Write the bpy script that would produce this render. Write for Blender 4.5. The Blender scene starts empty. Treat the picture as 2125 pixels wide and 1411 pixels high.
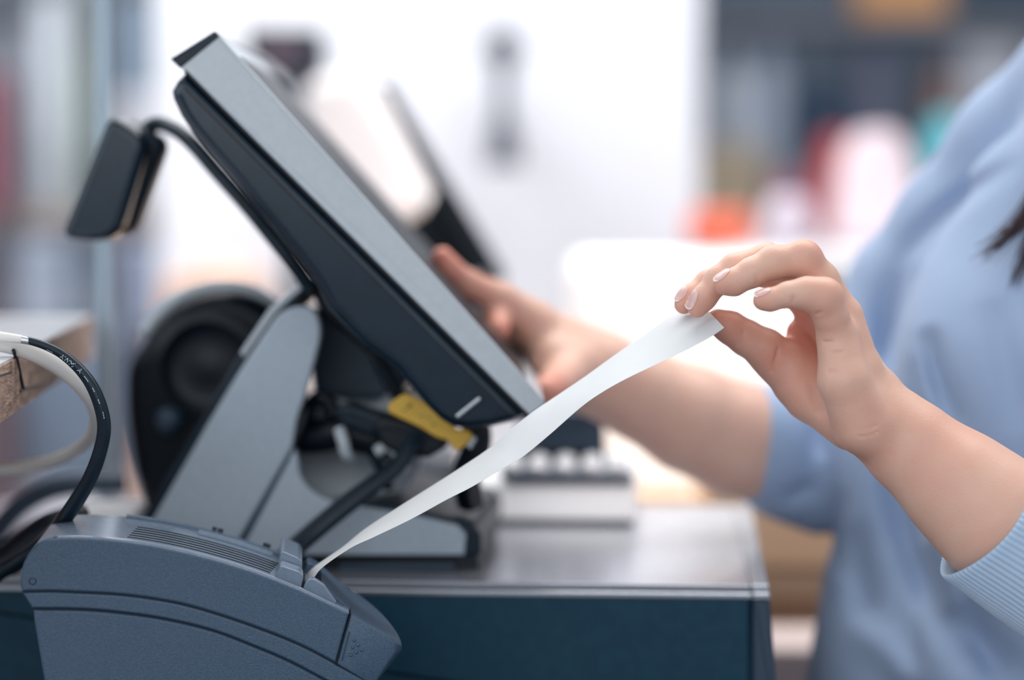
import bpy, bmesh, math, random
import numpy as np
from mathutils import Vector, Matrix
random.seed(4)
SC = bpy.context.scene
COL = SC.collection
# ------------------------------------------------------------------ camera
FOC = 5017.0                      # focal length in px of the 2125 px wide frame
CAM = Vector((0, 0, 1.263))
PITCH = math.atan((705.5 - 390) / FOC)
FWD = Vector((0, math.cos(PITCH), -math.sin(PITCH)))
RGT = Vector((1, 0, 0))
UPV = RGT.cross(FWD)
cd = bpy.data.cameras.new('camera'); cam = bpy.data.objects.new('camera', cd); COL.objects.link(cam)
cam.location = CAM; cam.rotation_euler = (math.pi/2 - PITCH, 0, 0)
cd.sensor_width = 36; cd.lens = FOC/2125*36; cd.clip_start = .05
cd.dof.use_dof = True; cd.dof.focus_distance = 1.452; cd.dof.aperture_fstop = 1.9
SC.camera = cam
# ------------------------------------------------------------------ light
SC.view_settings.view_transform = 'Standard'; SC.view_settings.look = 'None'
SC.view_settings.gamma = 1; SC.view_settings.use_curve_mapping = False
SC.view_settings.exposure = 0.0
wd = bpy.data.worlds.new('world'); SC.world = wd; wd.use_nodes = True
nt = wd.node_tree; nt.nodes.clear()
wo = nt.nodes.new('ShaderNodeOutputWorld'); bg = nt.nodes.new('ShaderNodeBackground')
tc = nt.nodes.new('ShaderNodeTexCoord'); sp = nt.nodes.new('ShaderNodeSeparateXYZ')
mr = nt.nodes.new('ShaderNodeMapRange'); cr = nt.nodes.new('ShaderNodeValToRGB')
nt.links.new(tc.outputs['Generated'], sp.inputs[0]); nt.links.new(sp.outputs['Z'], mr.inputs[0])
mr.inputs[1].default_value = -1; mr.inputs[2].default_value = 1
nt.links.new(mr.outputs[0], cr.inputs[0]); nt.links.new(cr.outputs[0], bg.inputs[0]); nt.links.new(bg.outputs[0], wo.inputs[0])
e = cr.color_ramp.elements
e[0].position = 0.0; e[0].color = (.10, .13, .17, 1)
m_ = cr.color_ramp.elements.new(.38); m_.color = (.20, .25, .31, 1)
e = cr.color_ramp.elements
e[-1].color = (1.0, 1.0, 1.0, 1)
m_ = cr.color_ramp.elements.new(.45); m_.color = (.52, .59, .68, 1)
m_ = cr.color_ramp.elements.new(.62); m_.color = (.86, .92, 1.0, 1)
bg.inputs[1].default_value = .62
def area(name, loc, target, sx, sy, power, color=(1, 1, 1)):
    l = bpy.data.lights.new(name, 'AREA'); l.shape = 'RECTANGLE'; l.size = sx; l.size_y = sy; l.energy = power; l.color = color
    o = bpy.data.objects.new(name, l); COL.objects.link(o); o.location = loc
    o.rotation_euler = (Vector(target) - Vector(loc)).to_track_quat('-Z', 'Y').to_euler()
area('ceiling_light', (.5, 2.3, 3.1), (0.1, 1.6, 1), 2.2, 1.4, 38, (1, .98, .96))
area('window_light', (-2.6, .4, 2.0), (0.3, 1.6, 1.1), 1.8, 1.6, 16, (.86, .93, 1))
area('front_window_light', (-.5, -1.7, 2.2), (0.1, 2.0, 1.05), 3.2, 1.8, 29, (.93, .97, 1))  # added front fill for surfaces facing the camera, no window stands there
area('shop_light', (-.2, 2.6, 3.2), (.3, 4.2, 1.1), 3.5, .9, 37, (1, .985, .98))
area('shelf_fill', (-1.2, 3.5, 3.0), (-1.0, 4.8, 1.2), 1.6, .6, 58, (1, .97, .96))  # added fill lamp to brighten the left shelves
sl = bpy.data.lights.new('cabinet_fill_spot', 'SPOT'); sl.energy = 210; sl.spot_size = math.radians(34); sl.spot_blend = .6; sl.shadow_soft_size = .12  # added spot to brighten the cabinet front, not a shop fixture
so = bpy.data.objects.new('cabinet_fill_spot', sl); COL.objects.link(so); so.location = (.30, 1.95, 3.1)
so.rotation_euler = (Vector((.24, 2.80, 1.0))-Vector(so.location)).to_track_quat('-Z', 'Y').to_euler()

# ------------------------------------------------------------------ helpers
def D(px, py, d):                 # point seen at (px,py) at depth d
    px, py, d = float(px), float(py), float(d)
    return CAM + d*(FWD + RGT*((px-1062.5)/FOC) - UPV*((py-705.5)/FOC))
def ray(px, py):
    px, py = float(px), float(py)
    return (FWD + RGT*((px-1062.5)/FOC) - UPV*((py-705.5)/FOC))
class Frame:                      # upright working plane: U along, W away from the camera, Z up
    def __init__(s, px, py, d, yaw):
        s.o = D(px, py, d); a = math.radians(yaw)
        s.U = Vector((math.cos(a), math.sin(a), 0)); s.W = Vector((-math.sin(a), math.cos(a), 0)); s.Z = Vector((0, 0, 1))
    def uz(s, px, py, w=0):
        r = ray(px, py); t = ((s.o + s.W*w - CAM).dot(s.W)) / r.dot(s.W)
        p = CAM + r*t - s.o
        return (p.dot(s.U), p.z)
    def P(s, u, w, z): return s.o + s.U*float(u) + s.W*float(w) + s.Z*float(z)
    def at(s, px, py, w=0):
        u, z = s.uz(px, py, w); return s.P(u, w, z)
    def poly(s, pts, w=0): return [s.uz(x, y, w) for x, y in pts]
def lin(c): return c/12.92 if c <= .04045 else ((c+.055)/1.055)**2.4
def rgb(h): return tuple(lin(int(h[i:i+2], 16)/255) for i in (0, 2, 4)) + (1,)
MATS = {}
def mat(name, col, rough=.5, metal=0, col2=None, scale=40, bump=0, bscale=400, spec=.5, trans=0, sss=0, coat=0, stretch=None, sheen=0, detail=3):
    if name in MATS: return MATS[name]
    m = bpy.data.materials.new(name); m.use_nodes = True; n = m.node_tree.nodes; L = m.node_tree.links
    b = n['Principled BSDF']
    b.inputs['Base Color'].default_value = rgb(col); b.inputs['Roughness'].default_value = rough
    b.inputs['Metallic'].default_value = metal; b.inputs['Specular IOR Level'].default_value = spec
    b.inputs['Transmission Weight'].default_value = trans
    b.inputs['Coat Weight'].default_value = coat
    b.inputs['Sheen Weight'].default_value = sheen
    t = n.new('ShaderNodeTexCoord'); mp = n.new('ShaderNodeMapping'); L.new(t.outputs['Object'], mp.inputs[0])
    if stretch: mp.inputs['Scale'].default_value = stretch
    nz = n.new('ShaderNodeTexNoise'); nz.inputs['Scale'].default_value = scale; nz.inputs['Detail'].default_value = detail
    L.new(mp.outputs[0], nz.inputs[0])
    c2 = col2 or col
    mx = n.new('ShaderNodeMix'); mx.data_type = 'RGBA'
    mx.inputs['A'].default_value = rgb(col); mx.inputs['B'].default_value = rgb(c2)
    rp = n.new('ShaderNodeMapRange'); rp.inputs[1].default_value = .38; rp.inputs[2].default_value = .62
    L.new(nz.outputs[0], rp.inputs[0]); L.new(rp.outputs[0], mx.inputs['Factor']); L.new(mx.outputs['Result'], b.inputs['Base Color'])
    if bump:
        nb = n.new('ShaderNodeTexNoise'); nb.inputs['Scale'].default_value = bscale; nb.inputs['Detail'].default_value = 2
        L.new(mp.outputs[0], nb.inputs[0])
        bp = n.new('ShaderNodeBump'); bp.inputs['Strength'].default_value = bump; bp.inputs['Distance'].default_value = .001
        L.new(nb.outputs[0], bp.inputs['Height']); L.new(bp.outputs[0], b.inputs['Normal'])
    if sss:
        b.inputs['Subsurface Weight'].default_value = sss; b.inputs['Subsurface Radius'].default_value = (1, .35, .2); b.inputs['Subsurface Scale'].default_value = .006
    MATS[name] = m; return m
ORG = {}
def tag(o, label=None, cat=None, group=None, kind=None):
    for k, v in (('label', label), ('category', cat), ('group', group), ('kind', kind)):
        if v: o[k] = v
    return o
def empty(name, loc, label, cat, group=None):
    o = bpy.data.objects.new(name, None); COL.objects.link(o); o.location = loc; o.empty_display_size = .02
    ORG[o] = Vector(loc); return tag(o, label, cat, group)
def mesh_obj(name, V, F, m, parent=None, smooth=True, angle=35, label=None):
    V = np.array([tuple(v) for v in V], dtype=float).reshape(-1, 3) if not isinstance(V, np.ndarray) else V.astype(float)
    if parent is not None: org = ORG[parent]
    else:
        mn, mx = V.min(0), V.max(0); org = Vector(((mn[0]+mx[0])/2, (mn[1]+mx[1])/2, mn[2]))
    me = bpy.data.meshes.new(name); me.from_pydata((V - np.array(org)).tolist(), [], F if isinstance(F, list) else F.tolist())
    me.update()
    bm = bmesh.new(); bm.from_mesh(me); bmesh.ops.recalc_face_normals(bm, faces=bm.faces); bm.to_mesh(me); bm.free()
    if smooth:
        me.polygons.foreach_set('use_smooth', [True]*len(me.polygons))
        if angle: me.set_sharp_from_angle(angle=math.radians(angle))
    me.materials.append(m)
    o = bpy.data.objects.new(name, me); COL.objects.link(o)
    if parent is not None:
        root = parent
        o.parent = parent; ORG[o] = org
        if parent.type == 'MESH' and parent.parent is None: pass
    else:
        o.location = org; ORG[o] = org
    if label: o['label'] = label
    return o
def join_geo(parts):
    V, F = [], []
    for v, f in parts:
        k = len(V); V += [tuple(p) for p in v]; F += [[i+k for i in q] for q in f]
    return V, F
def cr_curve(pts, n=8, closed=False):         # Catmull-Rom through pts (any dimension)
    P = [np.array(p, float) for p in pts]; out = []; N = len(P)
    rng = range(N) if closed else range(N-1)
    for i in rng:
        p0 = P[(i-1) % N] if closed or i > 0 else 2*P[0]-P[1]
        p1 = P[i]; p2 = P[(i+1) % N]
        p3 = P[(i+2) % N] if closed or i+2 < N else 2*P[-1]-P[-2]
        for k in range(n):
            t = k/n
            out.append(.5*((2*p1)+(-p0+p2)*t+(2*p0-5*p1+4*p2-p3)*t*t+(-p0+3*p1-3*p2+p3)*t**3))
    if not closed: out.append(P[-1])
    return out
def rc(pts, r, n=4):               # round the corners of a closed polygon
    out = []; N = len(pts)
    for i in range(N):
        a, b, c = (np.array(pts[(i-1) % N], float), np.array(pts[i], float), np.array(pts[(i+1) % N], float))
        rr = r[i] if isinstance(r, (list, tuple)) else r
        d1, d2 = a-b, c-b; l1, l2 = np.linalg.norm(d1), np.linalg.norm(d2)
        k = min(rr, l1*.45, l2*.45)
        if k < 1e-6: out.append(tuple(b)); continue
        p, q = b+d1/l1*k, b+d2/l2*k
        for j in range(n+1):
            t = j/n; out.append(tuple((1-t)**2*p+2*t*(1-t)*b+t*t*q))
    return out
def area2(p): return sum(p[i][0]*p[(i+1) % len(p)][1]-p[(i+1) % len(p)][0]*p[i][1] for i in range(len(p)))/2
def inset(p, d):                   # move a ccw polygon's outline inwards
    N = len(p); out = []
    for i in range(N):
        a, b, c = (np.array(p[(i-1) % N]), np.array(p[i]), np.array(p[(i+1) % N]))
        e1 = b-a; e2 = c-b; e1 /= max(np.linalg.norm(e1), 1e-9); e2 /= max(np.linalg.norm(e2), 1e-9)
        n1 = np.array([-e1[1], e1[0]]); n2 = np.array([-e2[1], e2[0]]); m = n1+n2; L = np.linalg.norm(m)
        if L < .2: m = n1; k = 1
        else: m = m/L; k = min(1/max(m.dot(n1), .35), 1.8)
        out.append(tuple(b+m*d*k))
    return out
def slab_geo(F, pts, w0, w1, r=.001, r2=None, seg=4):
    """solid with the outline pts (u,z) between depths w0 and w1; r / r2 round the near / far rim"""
    if area2(pts) < 0: pts = pts[::-1]
    # drop doubles
    q = [pts[0]]
    for p in pts[1:]:
        if math.hypot(p[0]-q[-1][0], p[1]-q[-1][1]) > 1e-5: q.append(p)
    if math.hypot(q[0][0]-q[-1][0], q[0][1]-q[-1][1]) < 1e-5: q.pop()
    pts = q; N = len(pts); r2 = r if r2 is None else r2
    rings = []
    for k in range(seg+1):
        a = k/seg*math.pi/2; rings.append((w0+r*(1-math.sin(a)), r*(1-math.cos(a))))
    rings = [(w0 + r*(1-math.cos(math.pi/2*k/seg)), r*(1-math.sin(math.pi/2*k/seg))) for k in range(seg+1)]
    rings += [(w1 - r2*(1-math.cos(math.pi/2*k/seg)), r2*(1-math.sin(math.pi/2*k/seg))) for k in range(seg, -1, -1)]
    V, Fc = [], []
    for w, d in rings:
        for u, z in (inset(pts, d) if d > 1e-7 else pts): V.append(F.P(u, w, z))
    for k in range(len(rings)-1):
        for i in range(N):
            j = (i+1) % N; Fc.append([k*N+i, k*N+j, (k+1)*N+j, (k+1)*N+i])
    Fc.append(list(range(N))[::-1]); Fc.append([(len(rings)-1)*N+i for i in range(N)])
    return V, Fc
def wn(o):
    md = o.modifiers.new('normals', 'WEIGHTED_NORMAL'); md.keep_sharp = True; md.weight = 80; return o
def slab(name, F, pts, w0, w1, m, parent=None, r=.001, r2=None, **k):
    V, Fc = slab_geo(F, pts, w0, w1, r, r2); return wn(mesh_obj(name, V, Fc, m, parent, **k))
def tube_geo(pts, r, seg=12, cap=True, flat=1.0):
    P = [Vector(tuple(p)) for p in pts]; n = len(P)
    R = r if isinstance(r, (list, tuple)) else [r]*n
    if len(R) != n: R = list(np.interp(np.linspace(0, 1, n), np.linspace(0, 1, len(R)), R))
    V, F = [], []; prev = None
    for i in range(n):
        t = (P[min(i+1, n-1)]-P[max(i-1, 0)]).normalized()
        if prev is None:
            a = Vector((0, 0, 1)) if abs(t.z) < .9 else Vector((1, 0, 0)); x = t.cross(a).normalized()
        else: x = (prev - t*prev.dot(t)).normalized()
        prev = x; y = t.cross(x)
        for k in range(seg):
            a = 2*math.pi*k/seg; V.append(P[i]+x*math.cos(a)*R[i]+y*math.sin(a)*R[i]*flat)
    for i in range(n-1):
        for k in range(seg):
            j = (k+1) % seg; F.append([i*seg+k, i*seg+j, (i+1)*seg+j, (i+1)*seg+k])
    if cap: F.append(list(range(seg))[::-1]); F.append([(n-1)*seg+k for k in range(seg)])
    return V, F
def tube(name, pts, r, m, parent=None, seg=12, n=8, flat=1.0, **k):
    V, F = tube_geo(cr_curve(pts, n), r, seg, flat=flat); return mesh_obj(name, V, F, m, parent, angle=50, **k)
def box_geo(c, s, rz=0, b=.0):
    cx, cy, cz = c; sx, sy, sz = (q/2 for q in s); ca, sa = math.cos(rz), math.sin(rz)
    if b <= 0:
        V = [(x, y, z) for x in (-sx, sx) for y in (-sy, sy) for z in (-sz, sz)]
        F = [[0, 1, 3, 2], [4, 6, 7, 5], [0, 4, 5, 1], [2, 3, 7, 6], [0, 2, 6, 4], [1, 5, 7, 3]]
    else:
        bm = bmesh.new(); bmesh.ops.create_cube(bm, size=1)
        for v in bm.verts: v.co = Vector((v.co.x*sx*2, v.co.y*sy*2, v.co.z*sz*2))
        bmesh.ops.bevel(bm, geom=bm.edges[:], offset=b, segments=3, profile=.5, affect='EDGES')
        bm.verts.index_update(); V = [tuple(v.co) for v in bm.verts]; F = [[v.index for v in f.verts] for f in bm.faces]; bm.free()
    return [(cx+x*ca-y*sa, cy+x*sa+y*ca, cz+z) for x, y, z in V], F
def box(name, c, s, m, parent=None, rz=0, b=.004, **k):
    V, F = box_geo(c, s, rz, b); o = mesh_obj(name, V, F, m, parent, **k); return wn(o) if b > 0 else o
def lathe_geo(c, prof, ax=(0, 0, 1), seg=32, sx=1.0):     # prof: (radius, height along ax)
    ax = Vector(ax).normalized(); a = Vector((0, 0, 1)) if abs(ax.z) < .9 else Vector((1, 0, 0))
    x = a.cross(ax).normalized(); y = ax.cross(x); c = Vector(c); V, F = [], []
    for r, h in prof:
        for k in range(seg):
            t = 2*math.pi*k/seg; V.append(c+ax*h+x*math.cos(t)*r*sx+y*math.sin(t)*r)
    for i in range(len(prof)-1):
        for k in range(seg):
            j = (k+1) % seg; F.append([i*seg+k, i*seg+j, (i+1)*seg+j, (i+1)*seg+k])
    F.append(list(range(seg))[::-1]); F.append([(len(prof)-1)*seg+k for k in range(seg)])
    return V, F
def lathe(name, c, prof, m, parent=None, ax=(0, 0, 1), seg=32, sx=1.0, **k):
    V, F = lathe_geo(c, prof, ax, seg, sx); return mesh_obj(name, V, F, m, parent, angle=50, **k)
# ---- implicit surfaces: fields on a grid and a vectorised surface-nets mesher
def smin(a, b, k):
    if k <= 0: return np.minimum(a, b)
    h = np.clip(.5+.5*(b-a)/k, 0, 1); return b*(1-h)+a*h-k*h*(1-h)
class Grid:
    def __init__(s, lo, hi, h):
        s.lo = np.array(lo, float); s.h = h; s.n = np.ceil((np.array(hi)-s.lo)/h).astype(int)+1
        ax = [(s.lo[i]+h*np.arange(s.n[i])).astype(np.float32) for i in range(3)]
        s.X, s.Y, s.Z = ax[0][:, None, None], ax[1][None, :, None], ax[2][None, None, :]
        s.ax = ax
    def cone(s, a, b, ra, rb, sq=None):          # tapered capsule; sq=(axis vector, factor) flattens it
        return cone_f(s.X, s.Y, s.Z, a, b, ra, rb, sq)
    def ell(s, c, r):
        q = np.sqrt(((s.X-c[0])/r[0])**2+((s.Y-c[1])/r[1])**2+((s.Z-c[2])/r[2])**2); return ((q-1)*min(r)).astype(np.float32)
def cone_f(X, Y, Z, a, b, ra, rb, sq=None):
    a = np.array(a, np.float32); b = np.array(b, np.float32); d = b-a; L2 = float(d.dot(d))+1e-12
    px, py, pz = X-a[0], Y-a[1], Z-a[2]
    t = np.clip((px*d[0]+py*d[1]+pz*d[2])/L2, 0, 1)
    qx, qy, qz = px-t*d[0], py-t*d[1], pz-t*d[2]
    r = np.sqrt(qx*qx+qy*qy+qz*qz)
    if sq is not None:
        v, f = np.array(sq[0], np.float32), sq[1]; v = v/np.linalg.norm(v)
        dv = qx*v[0]+qy*v[1]+qz*v[2]; r = np.sqrt(np.maximum(r*r+dv*dv*(1/f**2-1), 0))
        return (r-(ra+(rb-ra)*t))
    return r-(ra+(rb-ra)*t)
def surface_nets(f, g):
    nx, ny, nz = f.shape; s = f < 0
    cs = [(0, 0, 0), (1, 0, 0), (0, 1, 0), (1, 1, 0), (0, 0, 1), (1, 0, 1), (0, 1, 1), (1, 1, 1)]
    sub = lambda A, c: A[c[0]:nx-1+c[0], c[1]:ny-1+c[1], c[2]:nz-1+c[2]]
    cnt = sum(sub(s, c).astype(np.int8) for c in cs); act = (cnt > 0) & (cnt < 8)
    idx = np.full(act.shape, -1, np.int32); I = np.argwhere(act); idx[act] = np.arange(len(I))
    vals = [f[I[:, 0]+c[0], I[:, 1]+c[1], I[:, 2]+c[2]] for c in cs]
    acc = np.zeros((len(I), 3)); num = np.zeros(len(I))
    for i in range(8):
        for j in range(i+1, 8):
            if sum(abs(cs[i][k]-cs[j][k]) for k in range(3)) != 1: continue
            a, b = vals[i], vals[j]; m = (a < 0) != (b < 0); t = np.where(m, a/np.where(m, a-b, 1), 0)
            p = np.array(cs[i])[None]+t[:, None]*(np.array(cs[j])-np.array(cs[i]))[None]
            acc += p*m[:, None]; num += m
    V = g.lo+(I+acc/num[:, None])*g.h
    Q = []
    for ax in range(3):
        o = [0, 0, 0]; o[ax] = 1
        A = s[:nx-o[0], :ny-o[1], :nz-o[2]]; B = s[o[0]:, o[1]:, o[2]:]; E = np.argwhere(A != B)
        u, v = [(1, 2), (2, 0), (0, 1)][ax]
        E = E[(E[:, u] > 0) & (E[:, v] > 0) & (E[:, u] < (nx, ny, nz)[u]-1) & (E[:, v] < (nx, ny, nz)[v]-1)]
        q = []
        for du, dv in ((0, 0), (1, 0), (1, 1), (0, 1)):
            c = E.copy(); c[:, u] -= du; c[:, v] -= dv; q.append(idx[c[:, 0], c[:, 1], c[:, 2]])
        q = np.stack(q, 1); fl = s[E[:, 0], E[:, 1], E[:, 2]]; q[~fl] = q[~fl][:, ::-1]; Q.append(q)
    Q = np.concatenate(Q); Q = Q[(Q >= 0).all(1)]
    return V, Q
def biggest(V, Q):                 # keep only the largest connected piece
    lab = np.arange(len(V))
    while True:
        m = lab[Q].min(1); new = lab.copy()
        for c in range(4): np.minimum.at(new, Q[:, c], m)
        new = new[new]
        if (new == lab).all(): break
        lab = new
    ids, cnt = np.unique(lab[Q[:, 0]], return_counts=True); k = ids[cnt.argmax()]
    keep = lab == k; mp = np.cumsum(keep)-1; return V[keep], mp[Q[keep[Q[:, 0]]]]
def relax(V, Q, it=2, lam=.5):
    E = np.concatenate([Q[:, [0, 1]], Q[:, [1, 2]], Q[:, [2, 3]], Q[:, [3, 0]]]); E = np.concatenate([E, E[:, ::-1]])
    n = np.bincount(E[:, 0], minlength=len(V))[:, None]
    for k in range(it):
        S = np.stack([np.bincount(E[:, 0], weights=V[E[:, 1], c], minlength=len(V)) for c in range(3)], 1)
        V = V+lam*(S/n-V)
    return V
# ------------------------------------------------------------------ materials
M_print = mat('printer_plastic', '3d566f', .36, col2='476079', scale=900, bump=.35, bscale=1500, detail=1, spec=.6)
M_printsheen = mat('printer_sheen', '76869a', .18, col2='7c8ca0', scale=300, spec=.7)  # printer plastic lightened in colour for the window sheen on its top
M_dark = mat('black_plastic', '0a1e2c', .36, col2='0d2434', scale=60, spec=.35)
M_black = mat('deep_black_plastic', '081520', .42, spec=.35)
M_gloss = mat('glossy_black', '04101b', .38, spec=.22)
M_house = mat('satin_black_shell', '0a1f2d', .2, col2='0c2333', scale=60, spec=.5)
M_grey = mat('grey_plastic', 'adbac7', .42, col2='b2bfcb', scale=200, bump=.1, bscale=900)
M_slate = mat('slate_plastic', '34495d', .45)
M_silver = mat('silver_plastic', 'bcc5cd', .38, col2='c0c9d0', scale=200, bump=.03, bscale=900)
M_chrome = mat('silver_metal', 'c9ced6', .25, metal=.8)
M_drawtop = mat('drawer_top_lacquer', 'bcbec8', .22, metal=.6, spec=.8)
M_drawer = mat('drawer_front_paint', '143e54', .5, col2='174459', scale=120, spec=.3)
M_paper = mat('receipt_paper', 'cfd3d6', .6, col2='d3d6d9', scale=30)
M_yellow = mat('yellow_tag', 'e3b84c', .5, col2='dcae40', scale=60)
M_ink = mat('tag_ink', '8c7a30', .6)
M_white = mat('white_laminate', 'eef0f4', .5)
M_whiteplastic = mat('white_plastic', 'f3f5f8', .4)
M_whitecable = mat('white_cable', 'e4e2de', .4)
M_print_ink = mat('white_print', 'c6d8e6', .5)
M_skin = None

# ------------------------------------------------------------------ setting
def struct(name, c, s, m): o = box(name, c, s, m, None, b=0, smooth=False); o['kind'] = 'structure'; return o
M_wallw = mat('white_wall_paint', 'd6dae3', .7, col2='dbdfe7', scale=1.2)
M_wallg = mat('grey_wall_paint', 'a2a9b4', .8, col2='8c95a3', scale=1.5)
M_walld = mat('slate_wall_paint', '6b7889', .8, col2='566679', scale=1.1)
M_floor = mat('pinkish_floor_tiles', 'b7aeae', .5, col2='a9a3a6', scale=3)
struct('floor', (0, 2.5, -.01), (9, 9, .02), M_floor)
struct('wall_back', (0, 6.55, 1.6), (9, .1, 3.2), M_walld)
struct('wall_left', (-2.1, 5.2, 1.6), (2.9, .1, 3.2), M_wallg)
struct('wall_pillar', (-.1375, 4.15, 1.6), (.893, .30, 3.2), M_wallw)

# counter under the till (below the picture)
M_counter = mat('counter_laminate', '24303c', .5, col2='2a3743', scale=9)
ct = empty('service_counter', (-.32, 1.8, 0), 'dark service counter carrying the cash drawer and receipt printer', 'counter')
box('worktop', (-.14, 1.76, .885), (.66, .96, .03), M_counter, ct, b=.003)
box('cabinet', (-.14, 1.78, .435), (.62, .88, .869), M_counter, ct, b=.003)

# ------------------------------------------------------------------ cash drawer
YAW = -3.84
FD = Frame(1600, 1215, 1.6, YAW)
zt = 0.0
u0 = FD.uz(-330, 1215)[0]
dr = empty('cash_drawer', FD.P(-.25, .2, -.098), 'wide dark teal cash drawer with glossy grey top under the terminal', 'cash drawer')
depth = .405
zb = .9002-FD.o.z
slab('case', FD, [(u0, zb+.004), (-.002, zb+.004), (-.005, -.006), (u0, -.006)], .004, depth-.002, M_drawer, dr, r=.001)
slab('top_panel', FD, rc([(u0-.001, -.0035), (-.0135, -.0035), (-.0135, 0), (u0-.001, 0)], .0006), .0015, depth, M_drawtop, dr, r=.0006)
slab('edge_trim', FD, rc([(-.0128, -.004), (-.0015, -.004), (-.0015, .0004), (-.0128, .0004)], .001), .0005, depth, M_chrome, dr, r=.0008, label='chrome trim along the side edge')
slab('front_panel', FD, rc([(u0, zb+.004), (-.0125, zb+.004), (-.0125, -.0065), (u0, -.0065)], .001), -.004, .004, M_drawer, dr, r=.003, r2=.0005)
slab('front_lip', FD, rc([(u0, -.0085), (-.0128, -.0085), (-.0128, -.0045), (u0, -.0045)], .001), -.0055, .002, M_chrome, dr, r=.001, label='thin silver strip above the front')
slab('corner_post', FD, rc([(-.0122, zb+.003), (.0065, zb+.003), (-.0008, -.0095), (-.0122, -.0095)], .0015), -.005, .010, M_slate, dr, r=.002)
slab('corner_cap', FD, rc([(-.0122, -.0088), (-.0006, -.0088), (-.0012, -.0043), (-.0122, -.0043)], .001), -.0058, .010, M_chrome, dr, r=.001)
lathe('lock', FD.P(-.27, -.0035, -.05), [(.008, 0), (.008, .002), (.006, .003)], M_chrome, dr, ax=-FD.W)

# ------------------------------------------------------------------ receipt printer
FP = Frame(400, 1250, 1.425, 5.0)
pr = empty('receipt_printer', FP.P(.02, .05, .9002-FP.o.z), 'dark grey receipt printer in front, feeding out a white paper strip', 'printer')
top = cr_curve([(58, 1150), (72, 1134), (92, 1123), (120, 1117), (170, 1116), (250, 1122), (340, 1136), (430, 1157), (520, 1184), (600, 1214), (660, 1241), (725, 1273)], 6)
g1 = cr_curve([(46, 1227), (100, 1226), (160, 1228), (260, 1234), (360, 1249), (440, 1270), (540, 1304), (624, 1338), (697, 1376)], 6)
g1b = cr_curve([(697, 1377), (760, 1411), (790, 1428)], 4)
g2 = cr_curve([(66, 1262), (160, 1263), (240, 1269), (340, 1283), (440, 1307), (520, 1337), (600, 1371), (676, 1411), (740, 1446)], 6)
T = lambda L: [tuple(p) for p in L]
WP = .098
lid = T(top)+T(g1)[::-1]+[(42, 1215), (43, 1190), (49, 1167)]
lid_o = slab('lid', FP, FP.poly(lid), 0, WP, M_print, pr, r=.0016)
off = lambda L, dx, dy: [(x+dx, y+dy) for x, y in L]
gr1 = T(g1)[1:]+T(g1b)
slab('groove_strip', FP, FP.poly(off(T(g1), 0, -1)+T(g1b)[1:]+off((T(g1)+T(g1b)[1:])[::-1], 0, 4.5)), .0012, WP-.002, M_black, pr, r=.0003)
band = off(T(g1), 0, 3)+off(T(g1b), 0, 3)+[(776, 1450)]+T(g2)[::-1]
slab('middle_band', FP, FP.poly(band), .0003, WP-.0005, M_print, pr, r=.0014)
slab('shadow_gap', FP, FP.poly(off(T(g2), 1, -2)+off(T(g2)[::-1], 1, 5)), .0030, WP-.004, M_black, pr, r=.0003)
zbot = 1655
body = off(T(g2), 2, 4)+[(762, 1470), (748, zbot), (124, zbot), (92, 1420), (70, 1290)]
slab('body', FP, FP.poly(body), .0016, WP-.002, M_print, pr, r=.0018)
# end cover: rounded in plan
cap = [(728, 1274), (804, 1317), (811, 1350), (783, 1411), (764, 1441), (752, 1419), (698, 1378)]
capo = [(728, 1274), (822, 1326), (836, 1345), (834, 1356), (790, 1412), (777, 1423), (756, 1412), (698, 1378)]
def loft(F, secs):                 # secs: list of (w, [(u,z)...]) with equal counts
    V, Fc = [], []; N = len(secs[0][1])
    for w, P_ in secs: V += [F.P(u, w, z) for u, z in P_]
    for k in range(len(secs)-1):
        for i in range(N): j = (i+1) % N; Fc.append([k*N+i, k*N+j, (k+1)*N+j, (k+1)*N+i])
    Fc.append(list(range(N))[::-1]); Fc.append([(len(secs)-1)*N+i for i in range(N)]); return V, Fc
co = FP.poly(capo); 
uref = co[0][0]
def cap_sec(w, grow, k):
    out = []
    base = [co[0], co[1], co[2], co[3], co[4], co[5], co[6], co[7]]
    for i, (u, z) in enumerate(base):
        if 1 <= i <= 5: u = uref+(u-uref)*k; z = base[0][1]+(z-base[0][1])*(k if i < 3 else (k+1)/2) if i < 3 else z
        out.append((u, z))
    rad = [.0005, .0025, .001, .001, .001, .001, .0005, .0005]
    if area2(out) < 0: out = out[::-1]; rad = rad[::-1]
    return rc(inset(out, grow) if grow > 0 else out, rad, 3)
secs = [(0, cap_sec(0, .0012, .86)), (.0004, cap_sec(0, .0004, .87)), (.0014, cap_sec(0, 0, .885)), (.008, cap_sec(0, 0, 1.0)), (.02, cap_sec(0, 0, 1.0))]
for k in range(1, 13):
    a = k/12*math.pi/2*.93; secs.append((.02+.074*math.sin(a), cap_sec(0, 0, max(.12, math.cos(a)))))
V, Fc = loft(FP, secs)
mesh_obj('end_cover', V, Fc, M_print, pr, angle=32)
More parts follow.
